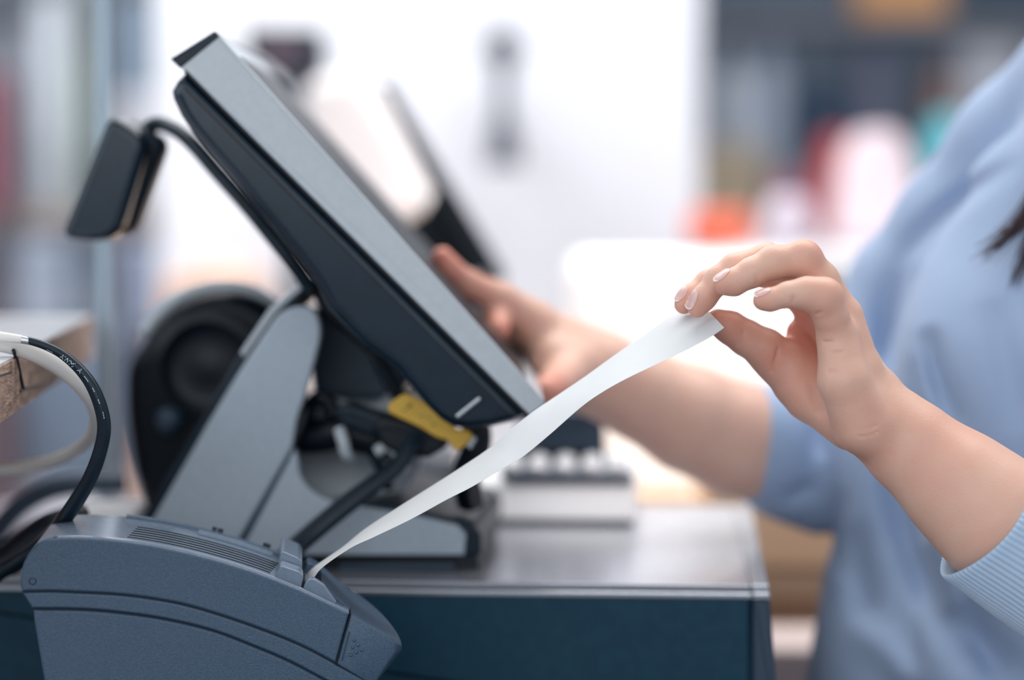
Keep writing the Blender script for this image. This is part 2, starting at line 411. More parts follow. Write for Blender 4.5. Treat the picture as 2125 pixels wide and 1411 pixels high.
# lid top: rim line, vents, rail, slot pieces
def on_top(u0px, u1px, w, dz=0, n=30, half=False):
    tp = np.array(FP.poly(T(top))); ua = FP.uz(u0px, 1200)[0]; ub = FP.uz(u1px, 1200)[0]
    us = np.linspace(ua, ub, n); zs = np.interp(us, tp[:, 0], tp[:, 1]); return [FP.P(u, w, z+dz) for u, z in zip(us, zs)]
V, Fc = tube_geo(on_top(120, 722, .0022, -.0002, 50), .0011, 8); mesh_obj('rim_bead', V, Fc, M_printsheen, pr, label='bead along the lid edge, its highlight painted in')  # bead paler than the lid: the rim highlight is in its colour
V, Fc = tube_geo(on_top(110, 722, .0048, -.0001, 50), .0006, 6); mesh_obj('rim_groove', V, Fc, M_black, pr, label='thin dark line beside the lid edge')
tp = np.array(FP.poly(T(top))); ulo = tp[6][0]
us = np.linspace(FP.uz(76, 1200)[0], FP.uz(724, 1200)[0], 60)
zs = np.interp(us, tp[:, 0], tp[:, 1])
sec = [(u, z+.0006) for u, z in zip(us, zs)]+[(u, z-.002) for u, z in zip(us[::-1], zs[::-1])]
slab('top_skin', FP, sec, .0055, WP-.001, M_printsheen, pr, r=.0006, label='satin top face of the lid, window sheen painted into its grey')
for k, w in enumerate((.013, .022, .031, .040, .049, .058)):
    V, Fc = tube_geo(on_top(262+2*k, 560+3*k, w, .0006, 40), .0006, 6); mesh_obj('vent_groove', V, Fc, M_black, pr)
V, Fc = tube_geo(on_top(400, 560, .078, .0012, 30), .0034, 10, flat=.7); mesh_obj('paper_rail', V, Fc, M_printsheen, pr)
V, Fc = tube_geo(on_top(240, 600, .092, .0008, 40), .0022, 10); mesh_obj('far_rail', V, Fc, M_print, pr)
for a, b_ in ((428, 438), (440, 452), (540, 556)):
    V, Fc = tube_geo(on_top(a, b_, .094, .003, 5), .0022, 8); mesh_obj('rail_clip', V, Fc, M_dark, pr)
def rp(pts, r=3): return rc(pts, r, 4)
slab('tear_tab', FP, FP.poly(rp([(570, 1196), (583, 1173), (622, 1186), (630, 1195), (624, 1224), (575, 1205)], 5), .006), .006, .026, M_printsheen, pr, r=.0008)
slab('tear_tab', FP, FP.poly(rp([(574, 1200), (582, 1147), (588, 1144), (620, 1158), (627, 1166), (625, 1216), (590, 1210)], 4), .030), .030, .090, M_printsheen, pr, r=.0008)
slab('slot_guide', FP, FP.poly(rp([(628, 1224), (634, 1207), (643, 1200), (652, 1201), (672, 1214), (699, 1250), (690, 1262), (640, 1240)], [2, 8, 6, 6, 6, 2, 2, 2]), .006), .006, .014, M_printsheen, pr, r=.0008)
slab('slot_guide', FP, FP.poly(rp([(628, 1225), (630, 1184), (638, 1169), (646, 1169), (664, 1180), (704, 1235), (690, 1250)], [2, 6, 6, 6, 6, 2, 2]), .066), .066, .090, M_print, pr, r=.0008)
slab('slot_channel', FP, FP.poly([(623, 1205), (632, 1206), (636, 1240), (618, 1235)], .006), .008, .088, M_black, pr, r=.0003)
# deck between slot guide and end cover
slab('top_deck', FP, FP.poly([(650, 1228), (668, 1212), (727, 1262), (727, 1285), (655, 1262)], .014), .014, .088, M_print, pr, r=.001)
# dots, ridge, screw, seam
slab('seam', FP, FP.poly([(726.5, 1273), (729, 1274), (699.5, 1378), (696, 1377)]), -.0002, .02, M_black, pr, r=.0001)
V, Fc = tube_geo([FP.at(723, 1310, 0), FP.at(714, 1342, 0), FP.at(707, 1370, 0)], .0012, 10); mesh_obj('grip_ridge', V, Fc, M_print, pr)
for x, y in ((735, 1328), (742.5, 1338), (732, 1343), (750.5, 1348), (739, 1353.5), (728, 1359)):
    lathe('button_dot', FP.at(x, y, .0003), [(.00125, 0), (.00115, .0005), (.0007, .0010), (.0002, .0011)], M_print, pr, ax=-FP.W, seg=12)
lathe('screw_cap', FP.at(68, 1206, .0003), [(.0022, 0), (.0022, .0004), (.0017, .0005), (.0015, .0001), (.0003, .0001)], M_dark, pr, ax=-FP.W, seg=20)

# ------------------------------------------------------------------ receipt
near = [(634, 1219), (650, 1201), (671, 1176), (728, 1137), (775, 1115), (852, 1078), (927, 1037), (980, 1010), (1040, 974), (1086, 947), (1143, 900), (1201, 849), (1242, 819), (1296, 788), (1375, 750), (1440, 718), (1480, 696), (1503, 680)]
far = [(622, 1219), (629, 1204), (650, 1178), (710, 1136), (757, 1098), (832, 1049), (905, 1003), (955, 971), (1010, 934), (1050, 900), (1103, 857), (1165, 815), (1218, 779), (1266, 744), (1335, 696), (1400, 652), (1432, 645), (1460, 637)]
dn = np.interp(range(18), [0, 3, 12, 17], [1.450, 1.447, 1.443, 1.441]); df = np.interp(range(18), [0, 3, 12, 17], [1.496, 1.494, 1.490, 1.484])
NA = cr_curve([tuple(D(x, y, d)) for (x, y), d in zip(near, dn)], 6); FA = cr_curve([tuple(D(x, y, d)) for (x, y), d in zip(far, df)], 6)
V, Fc = [], []; nw = 8; n = len(NA); th = .00012
for sgn in (0, 1):
    for i in range(n):
        tng = NA[min(i+1, n-1)]-NA[max(0, i-1)]; crs = FA[i]-NA[i]; nn = np.cross(tng, crs); nn /= np.linalg.norm(nn)
        for k in range(nw+1):
            t = k/nw; V.append(NA[i]*(1-t)+FA[i]*t+nn*(th*sgn + .0016*math.sin(math.pi*t)*min(1, i/40)))
off_ = n*(nw+1)
for i in range(n-1):
    for k in range(nw):
        a = i*(nw+1)+k; Fc.append([a, a+1, a+nw+2, a+nw+1]); Fc.append([off_+a, off_+a+nw+1, off_+a+nw+2, off_+a+1])
    for a in (i*(nw+1), i*(nw+1)+nw): Fc.append([a, a+nw+1, off_+a+nw+1, off_+a])
for i in (0, n-1):
    for k in range(nw): a = i*(nw+1)+k; Fc.append([a, a+1, off_+a+1, off_+a])
tag(mesh_obj('paper_receipt', V, Fc, M_paper, None, angle=60), 'long white paper receipt pulled out of the printer by the hand', 'receipt')

# ------------------------------------------------------------------ point-of-sale terminal
FM = Frame(800, 560, 1.56, .9)     # plane of the near side of the display
FB = Frame(800, 1150, 1.655, YAW)   # plane of the near side of the stand
pos = empty('pos_terminal', FB.P(0, .1, FD.o.z-FB.o.z+.0004), 'grey and black touch-screen till terminal tilted back on its stand, nearest of the two', 'terminal')
WM = .345
front = [(372, 136), (448, 70), (1131, 838), (1096, 864), (384, 152)]
slab('display_frame', FM, FM.poly(rc(front, [3, 4, 5, 4, 3], 3)), 0, WM, M_silver, pos, r=.0012)
slab('frame_cap', FM, FM.poly(rc([(354, 122), (446, 64), (456, 76), (374, 142)], 3)), -.0008, WM, M_dark, pos, r=.001, label='dark cap along the top end of the display')
back = [(383, 150), (366, 168), (355, 188), (358, 205), (374, 240), (398, 275), (438, 322), (492, 385), (547, 452), (618, 540), (656, 592), (682, 641), (718, 680), (754, 716), (790, 742), (821, 765), (850, 800), (884, 842), (915, 872), (940, 887), (971, 891), (1019, 887), (1062, 877), (1095, 863)]
slab('housing', FM, FM.poly(back), .0004, WM, M_house, pos, r=.0075, r2=.003)
slab('housing_seam', FM, FM.poly([(381, 149), (387, 146), (1100, 861), (1094, 867)]), -.0002, WM-.01, M_black, pos, r=.0002)
ff = FM.poly([(452, 75), (1127, 834)]); a = Vector((ff[0][0], 0, ff[0][1])); b_ = Vector((ff[1][0], 0, ff[1][1])); dd = (b_-a); nn = Vector((-dd.z, 0, dd.x)).normalized()
if nn.x < 0: nn = -nn
def on_front(t0, t1, w0, w1, h0, h1, m, name, parent, r=.0004, **k):
    p = [a+dd*t0+nn*h0, a+dd*t1+nn*h0, a+dd*t1+nn*h1, a+dd*t0+nn*h1]
    return slab(name, FM, [(q.x, q.z) for q in p], w0, w1, m, parent, r=r, **k)
on_front(.0, 1, 0, WM, -.0006, .0012, M_silver, 'bezel', pos)
on_front(.055, .945, .016, WM-.016, .0006, .0017, M_gloss, 'screen', pos)
slot = rc([(944, 862), (950, 868), (999, 829), (994, 822)], 4)
slab('side_button', FM, FM.poly(slot), -.0022, .003, M_chrome, pos, r=.0008)
slab('button_recess', FM, FM.poly(rc([(941, 860), (947, 872), (1006, 829), (998, 817)], 5)), -.0004, .002, M_black, pos, r=.0003)
# stand
nk = cr_curve([(431, 878), (508, 752), (566, 666), (584, 648), (606, 638), (634, 636), (656, 650), (665, 690), (654, 743), (636, 810), (616, 870)], 5)
neck = [(300, 1122), (316, 1078)]+T(nk)+[(606, 928), (492, 1126)]
slab('neck_plate', FB, FB.poly(neck), 0, .012, M_grey, pos, r=.002)
spine = [(276, 1122), (296, 1074), (345, 984), (420, 862), (500, 728), (560, 640), (600, 606), (634, 580), (642, 588), (606, 640), (566, 668), (508, 754), (431, 880), (318, 1080), (302, 1122)]
slab('spine', FB, FB.poly(spine), .0015, .095, M_dark, pos, r=.002)
slab('spine_edge', FB, FB.poly([(498, 731), (558, 641), (598, 605), (632, 579), (641, 588), (606, 617), (570, 650), (505, 742)]), .0008, .02, M_silver, pos, r=.001, label='light edge at the top of the spine')
slab('plate_gap', FB, FB.poly([(617, 868), (640, 845), (632, 880), (606, 935), (512, 1126), (488, 1126), (600, 928)]), .003, .05, M_black, pos, r=.001)
slab('gap_trim', FB, FB.poly([(606, 926), (612, 930), (600, 960), (512, 1126), (498, 1126)]), .0, .006, M_slate, pos, r=.001)
base = [(478, 1152), (480, 1130), (506, 1126)]+[(604, 944), (612, 932)]+T(cr_curve([(618, 955), (622, 985), (640, 1012), (668, 1032), (701, 1044), (778, 1056), (860, 1070), (947, 1090)], 4))+[(966, 1109), (962, 1152)]
slab('base_side', FB, FB.poly(base), 0, .010, M_grey, pos, r=.0015)
slab('base', FB, FB.poly([(470, 1155), (478, 1100), (701, 1050), (800, 1046), (980, 1086), (997, 1112), (997, 1155)]), .004, .20, M_dark, pos, r=.003)
slab('base_foot', FB, FB.poly([(480, 1192.5), (480, 1150), (985, 1150), (992, 1192.5)]), .012, .19, M_black, pos, r=.001)
slab('foot_strip', FB, FB.poly([(700, 1186), (700, 1173), (940, 1173), (940, 1186)]), .008, .014, M_slate, pos, r=.001)
slab('hinge', FB, FB.poly(rc([(600, 650), (700, 668), (770, 700), (840, 775), (800, 850), (700, 845), (622, 858)], 10)), .075, .125, M_slate, pos, r=.004)
slab('hinge_mount', FM, FM.poly(rc([(640, 588), (790, 745), (750, 760), (640, 660), (622, 620)], 6)), .11, .22, M_black, pos, r=.003)
lathe('base_dish', FB.at(742, 925, .09), [(.048, -.012), (.050, -.012), (.051, -.008), (.049, -.0045), (.045, -.003), (.034, .006), (.018, .011), (.001, .012)][::1], M_silver, pos, ax=(FB.W*.9+Vector((0, 0, -.45))), seg=40)
# rear display on a bent arm
FH = Frame(240, 370, 1.67, -6)
hd = [(227, 246), (213, 264), (200, 292), (177, 349), (155, 410), (136, 462), (135, 480), (146, 491), (172, 495), (206, 496), (232, 488), (250, 470), (268, 420), (290, 355), (309, 305), (302, 285), (284, 270), (248, 249)]
hd = [(226, 232), (309, 287), (242, 503), (119, 497)]
head = slab('rear_display', FH, FH.poly(rc(hd, [34, 40, 50, 36], 7)), 0, .03, M_house, pos, r=.0065, r2=.002)
hb = [(234, 246), (262, 252), (300, 268), (326, 284), (333, 302), (324, 330), (300, 405), (284, 458), (262, 478), (236, 490), (200, 492), (190, 480)]
hb = [(238, 238), (328, 288), (256, 494), (170, 494)]
slab('display_back', FH, FH.poly(rc(hb, [20, 34, 44, 20], 7)), .022, .046, M_dark, head, r=.006)
tube('display_arm', [D(300, 284, 1.70), D(306, 268, 1.70), D(322, 258, 1.695), D(342, 259, 1.69), D(374, 276, 1.67), D(408, 308, 1.655), D(450, 357, 1.65), D(512, 427, 1.645), D(565, 492, 1.645), D(610, 550, 1.645), D(645, 600, 1.65)], .0052, M_dark, pos, seg=14)

# ------------------------------------------------------------------ round black shell behind the stand
FR = Frame(420, 830, 1.765, -3)
sp_ = empty('round_speaker', FR.P(0, .03, FD.o.z-FR.o.z+.0004), 'large round black plastic shell with silver rim behind the grey stand', 'speaker')
out = cr_curve([(258, 820), (262, 765), (290, 714), (326, 668), (372, 630), (417, 612), (470, 606), (528, 622), (575, 655), (610, 720), (620, 800), (600, 890), (540, 980), (470, 1040), (400, 1085), (320, 1085), (300, 1060), (278, 984), (262, 887)], 5, closed=True)
slab('shell', FR, FR.poly(T(out)), .0, .07, M_gloss, sp_, r=.014, r2=.01)
lathe('cone_ring', FR.at(432, 762, -.001), [(.040, 0), (.040, .005), (.034, .007), (.030, .003), (.022, .0), (.010, .002), (.001, .003)], M_black, sp_, ax=-FR.W, seg=36)
V, Fc = tube_geo(cr_curve([FR.at(x, y, .03) for x, y in [(300, 690), (330, 652), (366, 622), (408, 603), (460, 594), (520, 603), (566, 632), (600, 672)]], 6), .0050, 10); mesh_obj('silver_rim', V, Fc, M_silver, sp_)
slab('shell_foot', FR, FR.poly([(300, 1105), (300, 1070), (452, 1060), (452, 1136.5), (300, 1136.5)]), .015, .07, M_black, sp_, r=.002)
lathe('round_bump', FR.at(352, 872, -.006), [(.010, -.004), (.010, .004), (.006, .009), (.001, .010)], M_slate, sp_, ax=-FR.W)  # small slate bump standing in for a highlight on the shell

# ------------------------------------------------------------------ cables and adapter under the display
tag(tube('flat_cable', [D(560, 1190, 1.585), D(600, 1148, 1.60), D(640, 1112, 1.61), D(700, 1062, 1.615), D(765, 1012, 1.62), D(820, 970, 1.625), D(850, 930, 1.63), D(862, 905, 1.635)], [.0085, .0085, .0085, .007, .0062], M_dark, seg=12, flat=.7), 'thick dark cable running diagonally from the plug down to behind the printer', 'cable')
ad = empty('cable_adapter', D(860, 950, 1.65), 'black cable plug carrying the yellow tag under the display', 'adapter')
FA_ = Frame(860, 910, 1.64, YAW)
slab('plug_body', FA_, FA_.poly(rc([(770, 882), (800, 862), (850, 870), (930, 905), (925, 930), (890, 950), (830, 948), (790, 925)], 8)), 0, .03, M_black, ad, r=.004)
slab('plug_neck', FA_, FA_.poly(rc([(690, 850), (720, 838), (800, 862), (800, 905), (760, 905), (700, 880)], 8)), .004, .024, M_dark, ad, r=.004)
slab('plug_shell', FA_, FA_.poly(rc([(838, 822), (862, 815), (885, 822), (897, 842), (880, 852)], 7)), -.004, .02, M_silver, ad, r=.003)
tag(tube('white_cable_bundle', [D(622, 900, 1.73), D(640, 858, 1.72), D(668, 836, 1.715), D(704, 842, 1.71), D(740, 862, 1.71), D(785, 855, 1.71), D(830, 828, 1.71), D(880, 828, 1.70)], [.004, .0055, .004, .006, .009, .008, .007, .005], M_silver), 'light grey lumpy cable bundle behind the yellow tag', 'cable')
for i, (pts, r, m, lab) in enumerate([
    ([(628, 890, 1.69), (640, 850, 1.685), (662, 824, 1.68), (684, 836, 1.68), (700, 868, 1.68), (760, 893, 1.68), (830, 905, 1.68)], .0052, M_black, 'black looped cable beside the grey neck plate'),
    ([(779, 735, 1.69), (800, 780, 1.69), (822, 818, 1.69), (835, 850, 1.69), (842, 880, 1.67)], .0045, M_dark, 'dark cable hanging down from the display back'),
    ([(620, 905, 1.685), (660, 905, 1.68), (710, 898, 1.675), (790, 915, 1.67), (820, 925, 1.66)], .012, M_black, 'thickest black cable lying across the silver dish'),
    ([(755, 900, 1.672), (772, 938, 1.67), (790, 972, 1.672), (806, 1010, 1.69)], .004, M_dark, 'thin dark cable dropping across the silver dish'),
    ([(705, 892, 1.655), (712, 915, 1.65), (718, 940, 1.652), (726, 950, 1.66)], .0042, M_silver, 'short light grey wire end hanging under the black plug'),
    ([(985, 880, 1.66), (990, 905, 1.66), (985, 940, 1.662), (968, 985, 1.67), (975, 1040, 1.69)], .010, M_black, 'black cable dropping from the lower corner of the display'),
    ([(780, 938, 1.655), (808, 925, 1.655), (828, 952, 1.66), (838, 975, 1.67)], .004, M_silver, 'curved light grey wire beside the diagonal dark cable')]):
    tag(tube('cable', [D(*p) for p in pts], r, m), lab, 'cable')
FT = Frame(890, 875, 1.612, -8)
tg = [(806, 846), (809, 836), (838, 818), (852, 820), (900, 847), (918, 862), (936, 880), (951, 891), (969, 893), (981, 908), (958, 930), (946, 934), (937, 926), (928, 914), (905, 907), (870, 886), (811, 858)]
ty = slab('yellow_tag', FT, FT.poly(T(cr_curve(tg, 3, closed=True))), 0, .0035, M_yellow, None, r=.0012)
tag(ty, 'bright yellow plastic tag with worn dark marks hanging below the display', 'tag')
for x, y, s in ((851, 841, 4.5), (838, 852, 3), (875, 863, 3.5), (889, 866, 3), (900, 881, 3.5), (862, 858, 2.2), (846, 847, 3)):
    q = rc([(x-s*1.3, y-s*.6), (x+s, y-s*.9), (x+s*1.3, y+s*.6), (x-s, y+s)], s*.5)
    slab('tag_mark', FT, FT.poly(q), -.00015, .001, M_ink, ty, r=.0001)
slab('clear_sleeve', FT, FT.poly([(968, 926), (984, 905), (988, 912), (976, 932)]), .0005, .003, M_silver, ty, r=.0004)

# ------------------------------------------------------------------ keypad behind
FK = Frame(1180, 1088, 1.885, YAW)
M_key = mat('key_cap', 'f0f2f6', .4)
kp = empty('keypad', FK.P(-.03, .06, FD.o.z-FK.o.z+.0005), 'white desk keypad with round white keys and dark screen on the drawer', 'keypad')
slab('keypad_foot', FK, FK.poly([(1012, 1090), (1012, 1078), (1308, 1078), (1308, 1090)]), .003, .11, M_black, kp, r=.001)
def along_u(name, F, ua, ub, prof, m, parent, r=.002):     # prof: (w,z) outline, swept along U
    G_ = Frame(800, 800, 1, 0); G_.o = F.o; G_.U = F.W; G_.W = F.U
    return slab(name, G_, prof, ua, ub, m, parent, r=r)
kz = lambda y: FK.uz(1150, y)[1]
ku0, ku1 = FK.uz(985, 1050)[0], FK.uz(1318, 1050)[0]
along_u('case', FK, ku0, ku1, rc([(0, kz(1080)), (0, kz(1074)), (.020, kz(1008)-.0012), (.028, kz(1008)), (.14, kz(1008)+.012), (.14, kz(1080))], .004), M_whiteplastic, kp)
slab('key_bed', FK, FK.poly([(1036, 992), (1064, 1008), (1313, 1010), (1313, 998), (1036, 985)]), .019, .06, M_slate, kp, r=.001)
for r_ in range(2):
    for k in range(5):
        c = FK.at(1060+55*k+r_*4, 976-r_*14, .034+.024*r_)
        lathe('key', c-Vector((0, 0, .010)), [(.0085, 0), (.0085, .011), (.0075, .0155), (.005, .0175), (.001, .018)], M_key, kp, ax=(0, -.25, 1), seg=20)
slab('keypad_screen', FK, FK.poly(rc([(1075, 955), (1075, 868), (1236, 868), (1242, 955)], 6)), .062, .080, M_slate, kp, r=.003)
slab('screen_surround', FK, FK.poly(rc([(1060, 1000), (1060, 858), (1246, 862), (1252, 1000)], 6)), .081, .105, M_dark, kp, r=.003)

# ------------------------------------------------------------------ left side: wooden counter, screen, cables
M_wood = mat('raw_wood', '9b7f72', .7, col2='c3a796', scale=30, stretch=(1.2, 1.2, 5), bump=.6, bscale=60)
M_endg = mat('wood_end_grain', 'b99b89', .75, col2='8f7466', scale=40, stretch=(1, 1, 4.5), bump=1.0, bscale=120)
M_wtop = mat('painted_sheen_top', 'cdcfd4', .3, col2='c4c6cc', scale=6)  # light reflected by the slab top, put into a pale colour
wc = empty('wooden_counter', (-.62, 1.9, 0), 'raw wooden counter slab with a cracked corner beside the white cable', 'counter')
FW_ = Frame(40, 735, 1.50, 4.2)
uu, zz = FW_.uz(40, 735)
def side(px, py, out=0):           # point on the slab's long side face
    r = ray(px, py); t = (FW_.P(uu+out, 0, 0)-CAM).dot(FW_.U)/r.dot(FW_.U); return CAM+r*t
zb_ = zz-.034
V, Fc = slab_geo(FW_, [(uu, zz-.0008), (uu, zb_), (uu-.55, zb_), (uu-.55, zz-.0008)], -.30, .46, .0012); slabo = mesh_obj('slab', V, Fc, M_wood, wc)
V, Fc = slab_geo(FW_, [(uu+.0006, zz-.0012), (uu+.0006, zb_+.0004), (uu-.01, zb_+.0004), (uu-.01, zz-.0012)], -.31, -.004, .0012); mesh_obj('cut_end', V, Fc, M_endg, wc, label='lighter rough length of the edge before the crack')
V, Fc = slab_geo(FW_, [(uu-.0004, zz), (uu-.0004, zz-.0009), (uu-.55, zz-.0009), (uu-.55, zz)], -.30, .46, .0002); mesh_obj('top_sheen', V, Fc, M_wtop, wc, label='slab top with reflected light painted in pale grey')
for pts, r in (([(28, 727), (34, 745), (39, 765), (44, 790), (48, 808)], .0012), ([(40, 812), (52, 806), (72, 800), (92, 795)], .0010), ([(-6, 781), (8, 777), (23, 772)], .0007)):
    V, Fc = tube_geo(cr_curve([side(x, y, .0004) for x, y in pts], 5), r, 8); mesh_obj('crack', V, Fc, M_black, wc)
box('counter_leg', (-.62, 1.8, .56), (.06, .5, 1.12), M_wood, wc, b=.002)

M_glass = mat('clear_acrylic', 'eef6fa', .02, trans=1.0)
M_gedge = mat('acrylic_edge', 'a2b4c2', .25, col2='a9bcc9', scale=8)
sc_ = empty('protective_screen', (-.36, 1.93, 1.001), 'upright clear acrylic screen with pale blue edge behind the round shell', 'screen')
FS = Frame(218, 700, 1.90, 62)
box_pts = [FS.uz(218, y) for y in (-260, 1250)]
e0 = Frame(218, 700, 1.90, -8)
slab('pane', e0, [(-.33, .017), (-.0052, .017), (-.0052, .39), (-.33, .39)], -.001, .002, M_glass, sc_, r=.0003)
slab('edge_strip', e0, [(-.0052, -.138), (.0052, -.138), (.0052, .39), (-.0052, .39)], -.003, .004, M_gedge, sc_, r=.0005, label='pale blue vertical edge')
box('screen_foot', tuple(e0.P(0.004, .012, -.139)), (.03, .03, .010), M_gedge, sc_, b=.002)

wcab = tube('white_cable', [D(-60, 700, 1.475), D(-20, 706, 1.475), D(30, 716, 1.478), D(80, 736, 1.482), D(130, 766, 1.49), D(172, 805, 1.50), D(197, 850, 1.52), D(196, 892, 1.55), D(170, 925, 1.58), D(120, 952, 1.60), D(60, 968, 1.62), D(0, 975, 1.63), D(-80, 980, 1.64)], [.0058, .0062, .0062, .0058, .0050, .0045, .0042, .0042, .0045, .0046, .0046], M_whitecable, seg=16)
tag(wcab, 'thick white cable making a loop in front of the wooden slab', 'cable')
bk = empty('black_cable', D(130, 1085, 1.46), 'black cable with tiny white print curving over the printer', 'cable')
bpts = cr_curve([D(42, 704, 1.462), D(60, 707, 1.462), D(95, 718, 1.460), D(130, 736, 1.458), D(165, 766, 1.456), D(192, 803, 1.455), D(210, 848, 1.455), D(216, 890, 1.457), D(208, 935, 1.462), D(190, 985, 1.468), D(165, 1030, 1.475), D(138, 1070, 1.485), D(110, 1105, 1.51), D(60, 1150, 1.535), D(-20, 1200, 1.545)], 8)
rr = np.interp(np.arange(len(bpts)), [0, 20, 44, 72, 90], [.0021, .0027, .0040, .0045, .0050])
V, Fc = tube_geo(bpts, list(rr), 16); jk = mesh_obj('jacket', V, Fc, M_dark, bk, angle=50)
V, Fc = tube_geo([D(40, 703.5, 1.462), D(50, 705.5, 1.462), D(61, 707.5, 1.462)], .0024, 14); mesh_obj('collar', V, Fc, M_chrome, bk, label='short silver collar')
V, Fc = tube_geo(cr_curve([D(-60, 690, 1.462), D(0, 698, 1.462), D(45, 704, 1.462)], 4), [.0034, .0030, .0026], 14); mesh_obj('white_boot', V, Fc, M_whitecable, bk, label='white sleeve at the end')
# white print along the jacket
B = np.array([tuple(p) for p in bpts]); S = np.concatenate([[0], np.cumsum(np.linalg.norm(np.diff(B, axis=0), axis=1))])
def cable_text(txt, s0, size, off=.0, step=None):
    cu = bpy.data.curves.new('t', 'FONT'); cu.body = txt; cu.size = size; cu.resolution_u = 2
    to = bpy.data.objects.new('t', cu); COL.objects.link(to); dg = bpy.context.evaluated_depsgraph_get()
    me = bpy.data.meshes.new_from_object(to.evaluated_get(dg)); vs = [v.co.copy() for v in me.vertices]; fs = [list(p.vertices) for p in me.polygons]
    bpy.data.objects.remove(to); V = []
    for v in vs:
        s = s0+v.x; i = min(max(int(np.searchsorted(S, s))-1, 0), len(S)-2); t = (s-S[i])/(S[i+1]-S[i])
        c = Vector(B[i]*(1-t)+B[i+1]*t); tg_ = Vector(B[i+1]-B[i]).normalized(); r = float(rr[i]*(1-t)+rr[i+1]*t)+.00012
        view = (CAM-c).normalized(); view = (view-tg_*view.dot(tg_)).normalized(); up = view.cross(tg_).normalized()
        if up.z < -.2 or (up.x > 0 and False): pass
        ang = (v.y-size*.35+off)/r
        V.append(c+view*r*math.cos(ang)+up*r*math.sin(ang))
    mesh_obj('print', V, fs, M_print_ink, jk, smooth=False)
cable_text('AWM', .0285, .0042, -.0012); cable_text('I', .0385, .0042, -.0006); cable_text('A', .0425, .0042, -.0004)
cable_text('----', .0185, .0036, -.0016)
cable_text('---', .0480, .0046, 0); cable_text('--', .0565, .0046, .0003); cable_text('--', .0640, .0046, .0006); cable_text('---', .0715, .0044, .0010)

for pts, r, m, lab in [
    ([(-30, 1180, 1.58), (20, 1160, 1.58), (60, 1128, 1.58), (110, 1096, 1.58), (180, 1078, 1.59)], .0105, M_black, 'thickest black cable lying left of the printer'),
    ([(-20, 1120, 1.80), (30, 1060, 1.80), (90, 1022, 1.81), (160, 1005, 1.82), (260, 1002, 1.83)], .0075, M_slate, 'blurred slate cable arching behind the printer'),
    ([(-30, 1175, 1.70), (30, 1120, 1.70), (100, 1080, 1.70), (170, 1060, 1.70)], .005, M_dark, 'thin dark cable crossing below the arching slate cable')]:
    tag(tube('cable', [D(*p) for p in pts], r, m), lab, 'cable')
wb = D(215, 1045, 1.74)
wbo = box('white_paper_pad', (wb.x, wb.y+.03, FD.o.z+.0155), (.052, .08, .030), M_white, None, b=.006)
tag(wbo, 'blurred white block on the drawer behind the printer', 'pad')

# ------------------------------------------------------------------ second terminal and things behind
F2 = Frame(930, 380, 2.35, 1.6)
p2 = empty('pos_terminal', F2.P(0, .1, FD.o.z-F2.o.z-.1), 'slim black till terminal seen edge-on behind the hand, farther of the two', 'terminal')
slab('display', F2, F2.poly(rc([(786, 176), (808, 170), (1050, 572), (1040, 590), (1010, 590), (898, 398)], 4)), 0, .32, M_black, p2, r=.003)
slab('display_hinge', F2, F2.poly(rc([(905, 390), (1010, 560), (960, 620), (880, 560), (815, 505), (830, 470), (880, 440)], 10)), .06, .22, M_gloss, p2, r=.004)
slab('neck', F2, F2.poly([(800, 480), (880, 520), (860, 1060), (760, 1060)]), .08, .20, M_dark, p2, r=.003)
zc = .9002-F2.o.z
slab('foot', F2, [(F2.uz(700, 1000)[0], zc), (F2.uz(980, 1000)[0], zc), (F2.uz(960, 1000)[0], zc+.09), (F2.uz(720, 1000)[0], zc+.09)], .02, .26, M_dark, p2, r=.003)
M_tan = mat('tan_wood_panel', 'dfbf9f', .6, col2='d2ab8a', scale=3, stretch=(1, 1, .2))
M_tan2 = mat('pinkish_box', 'b9a8a4', .7)
bc = empty('back_counter', (.02, 2.75, 0), 'pale back counter with tan wooden front behind the cash drawer', 'counter')
box('worktop', (.02, 2.78, .885), (.76, .96, .03), M_tan, bc, b=.003)
box('front', (.02, 2.80, .435), (.72, .86, .869), M_tan, bc, b=.003)
def facing(px0, px1, py0, py1, d, dep):        # centre and size of a box whose front fills that window
    A = D(px0, py1, d); B_ = D(px1, py0, d); return ((A.x+B_.x)/2, (A.y+B_.y)/2+dep/2, (A.z+B_.z)/2), (B_.x-A.x, dep, B_.z-A.z)
M_brightw = mat('bright_white_laminate', 'fbfbfb', .45)
c, s = facing(1200, 1690, 548, 1051, 2.78, .40)
c = (c[0], c[1], (.9005+c[2]+s[2]/2)/2); s = (s[0], s[1], (c[2]-.9005)*2)
wcb = empty('white_cabinet', (c[0], c[1], .9003), 'bright white display cabinet behind the hand holding the receipt', 'cabinet')
box('cabinet_body', c, s, M_brightw, wcb, b=.02)
box('cabinet_door', (c[0]+.02, c[1]-s[1]/2-.004, c[2]), (s[0]*.9, .008, s[2]*.88), M_brightw, wcb, b=.003)
c, s = facing(1470, 1760, 1010, 1180, 2.305, .15)
tag(box('wooden_box', (c[0], c[1], (.9005+c[2]+s[2]/2)/2), (s[0], s[1], c[2]+s[2]/2-.9005), M_tan, None, b=.004), 'tan wooden box on the counter below the bright white cabinet', 'box')
c, s = facing(1560, 1790, 1345, 1500, 2.08, .12)
tag(box('carton', (c[0], c[1], (c[2]+s[2]/2)/2), (s[0], s[1], c[2]+s[2]/2), M_tan2, None, b=.006), 'greyish pink carton low down between the drawer and the woman', 'box')

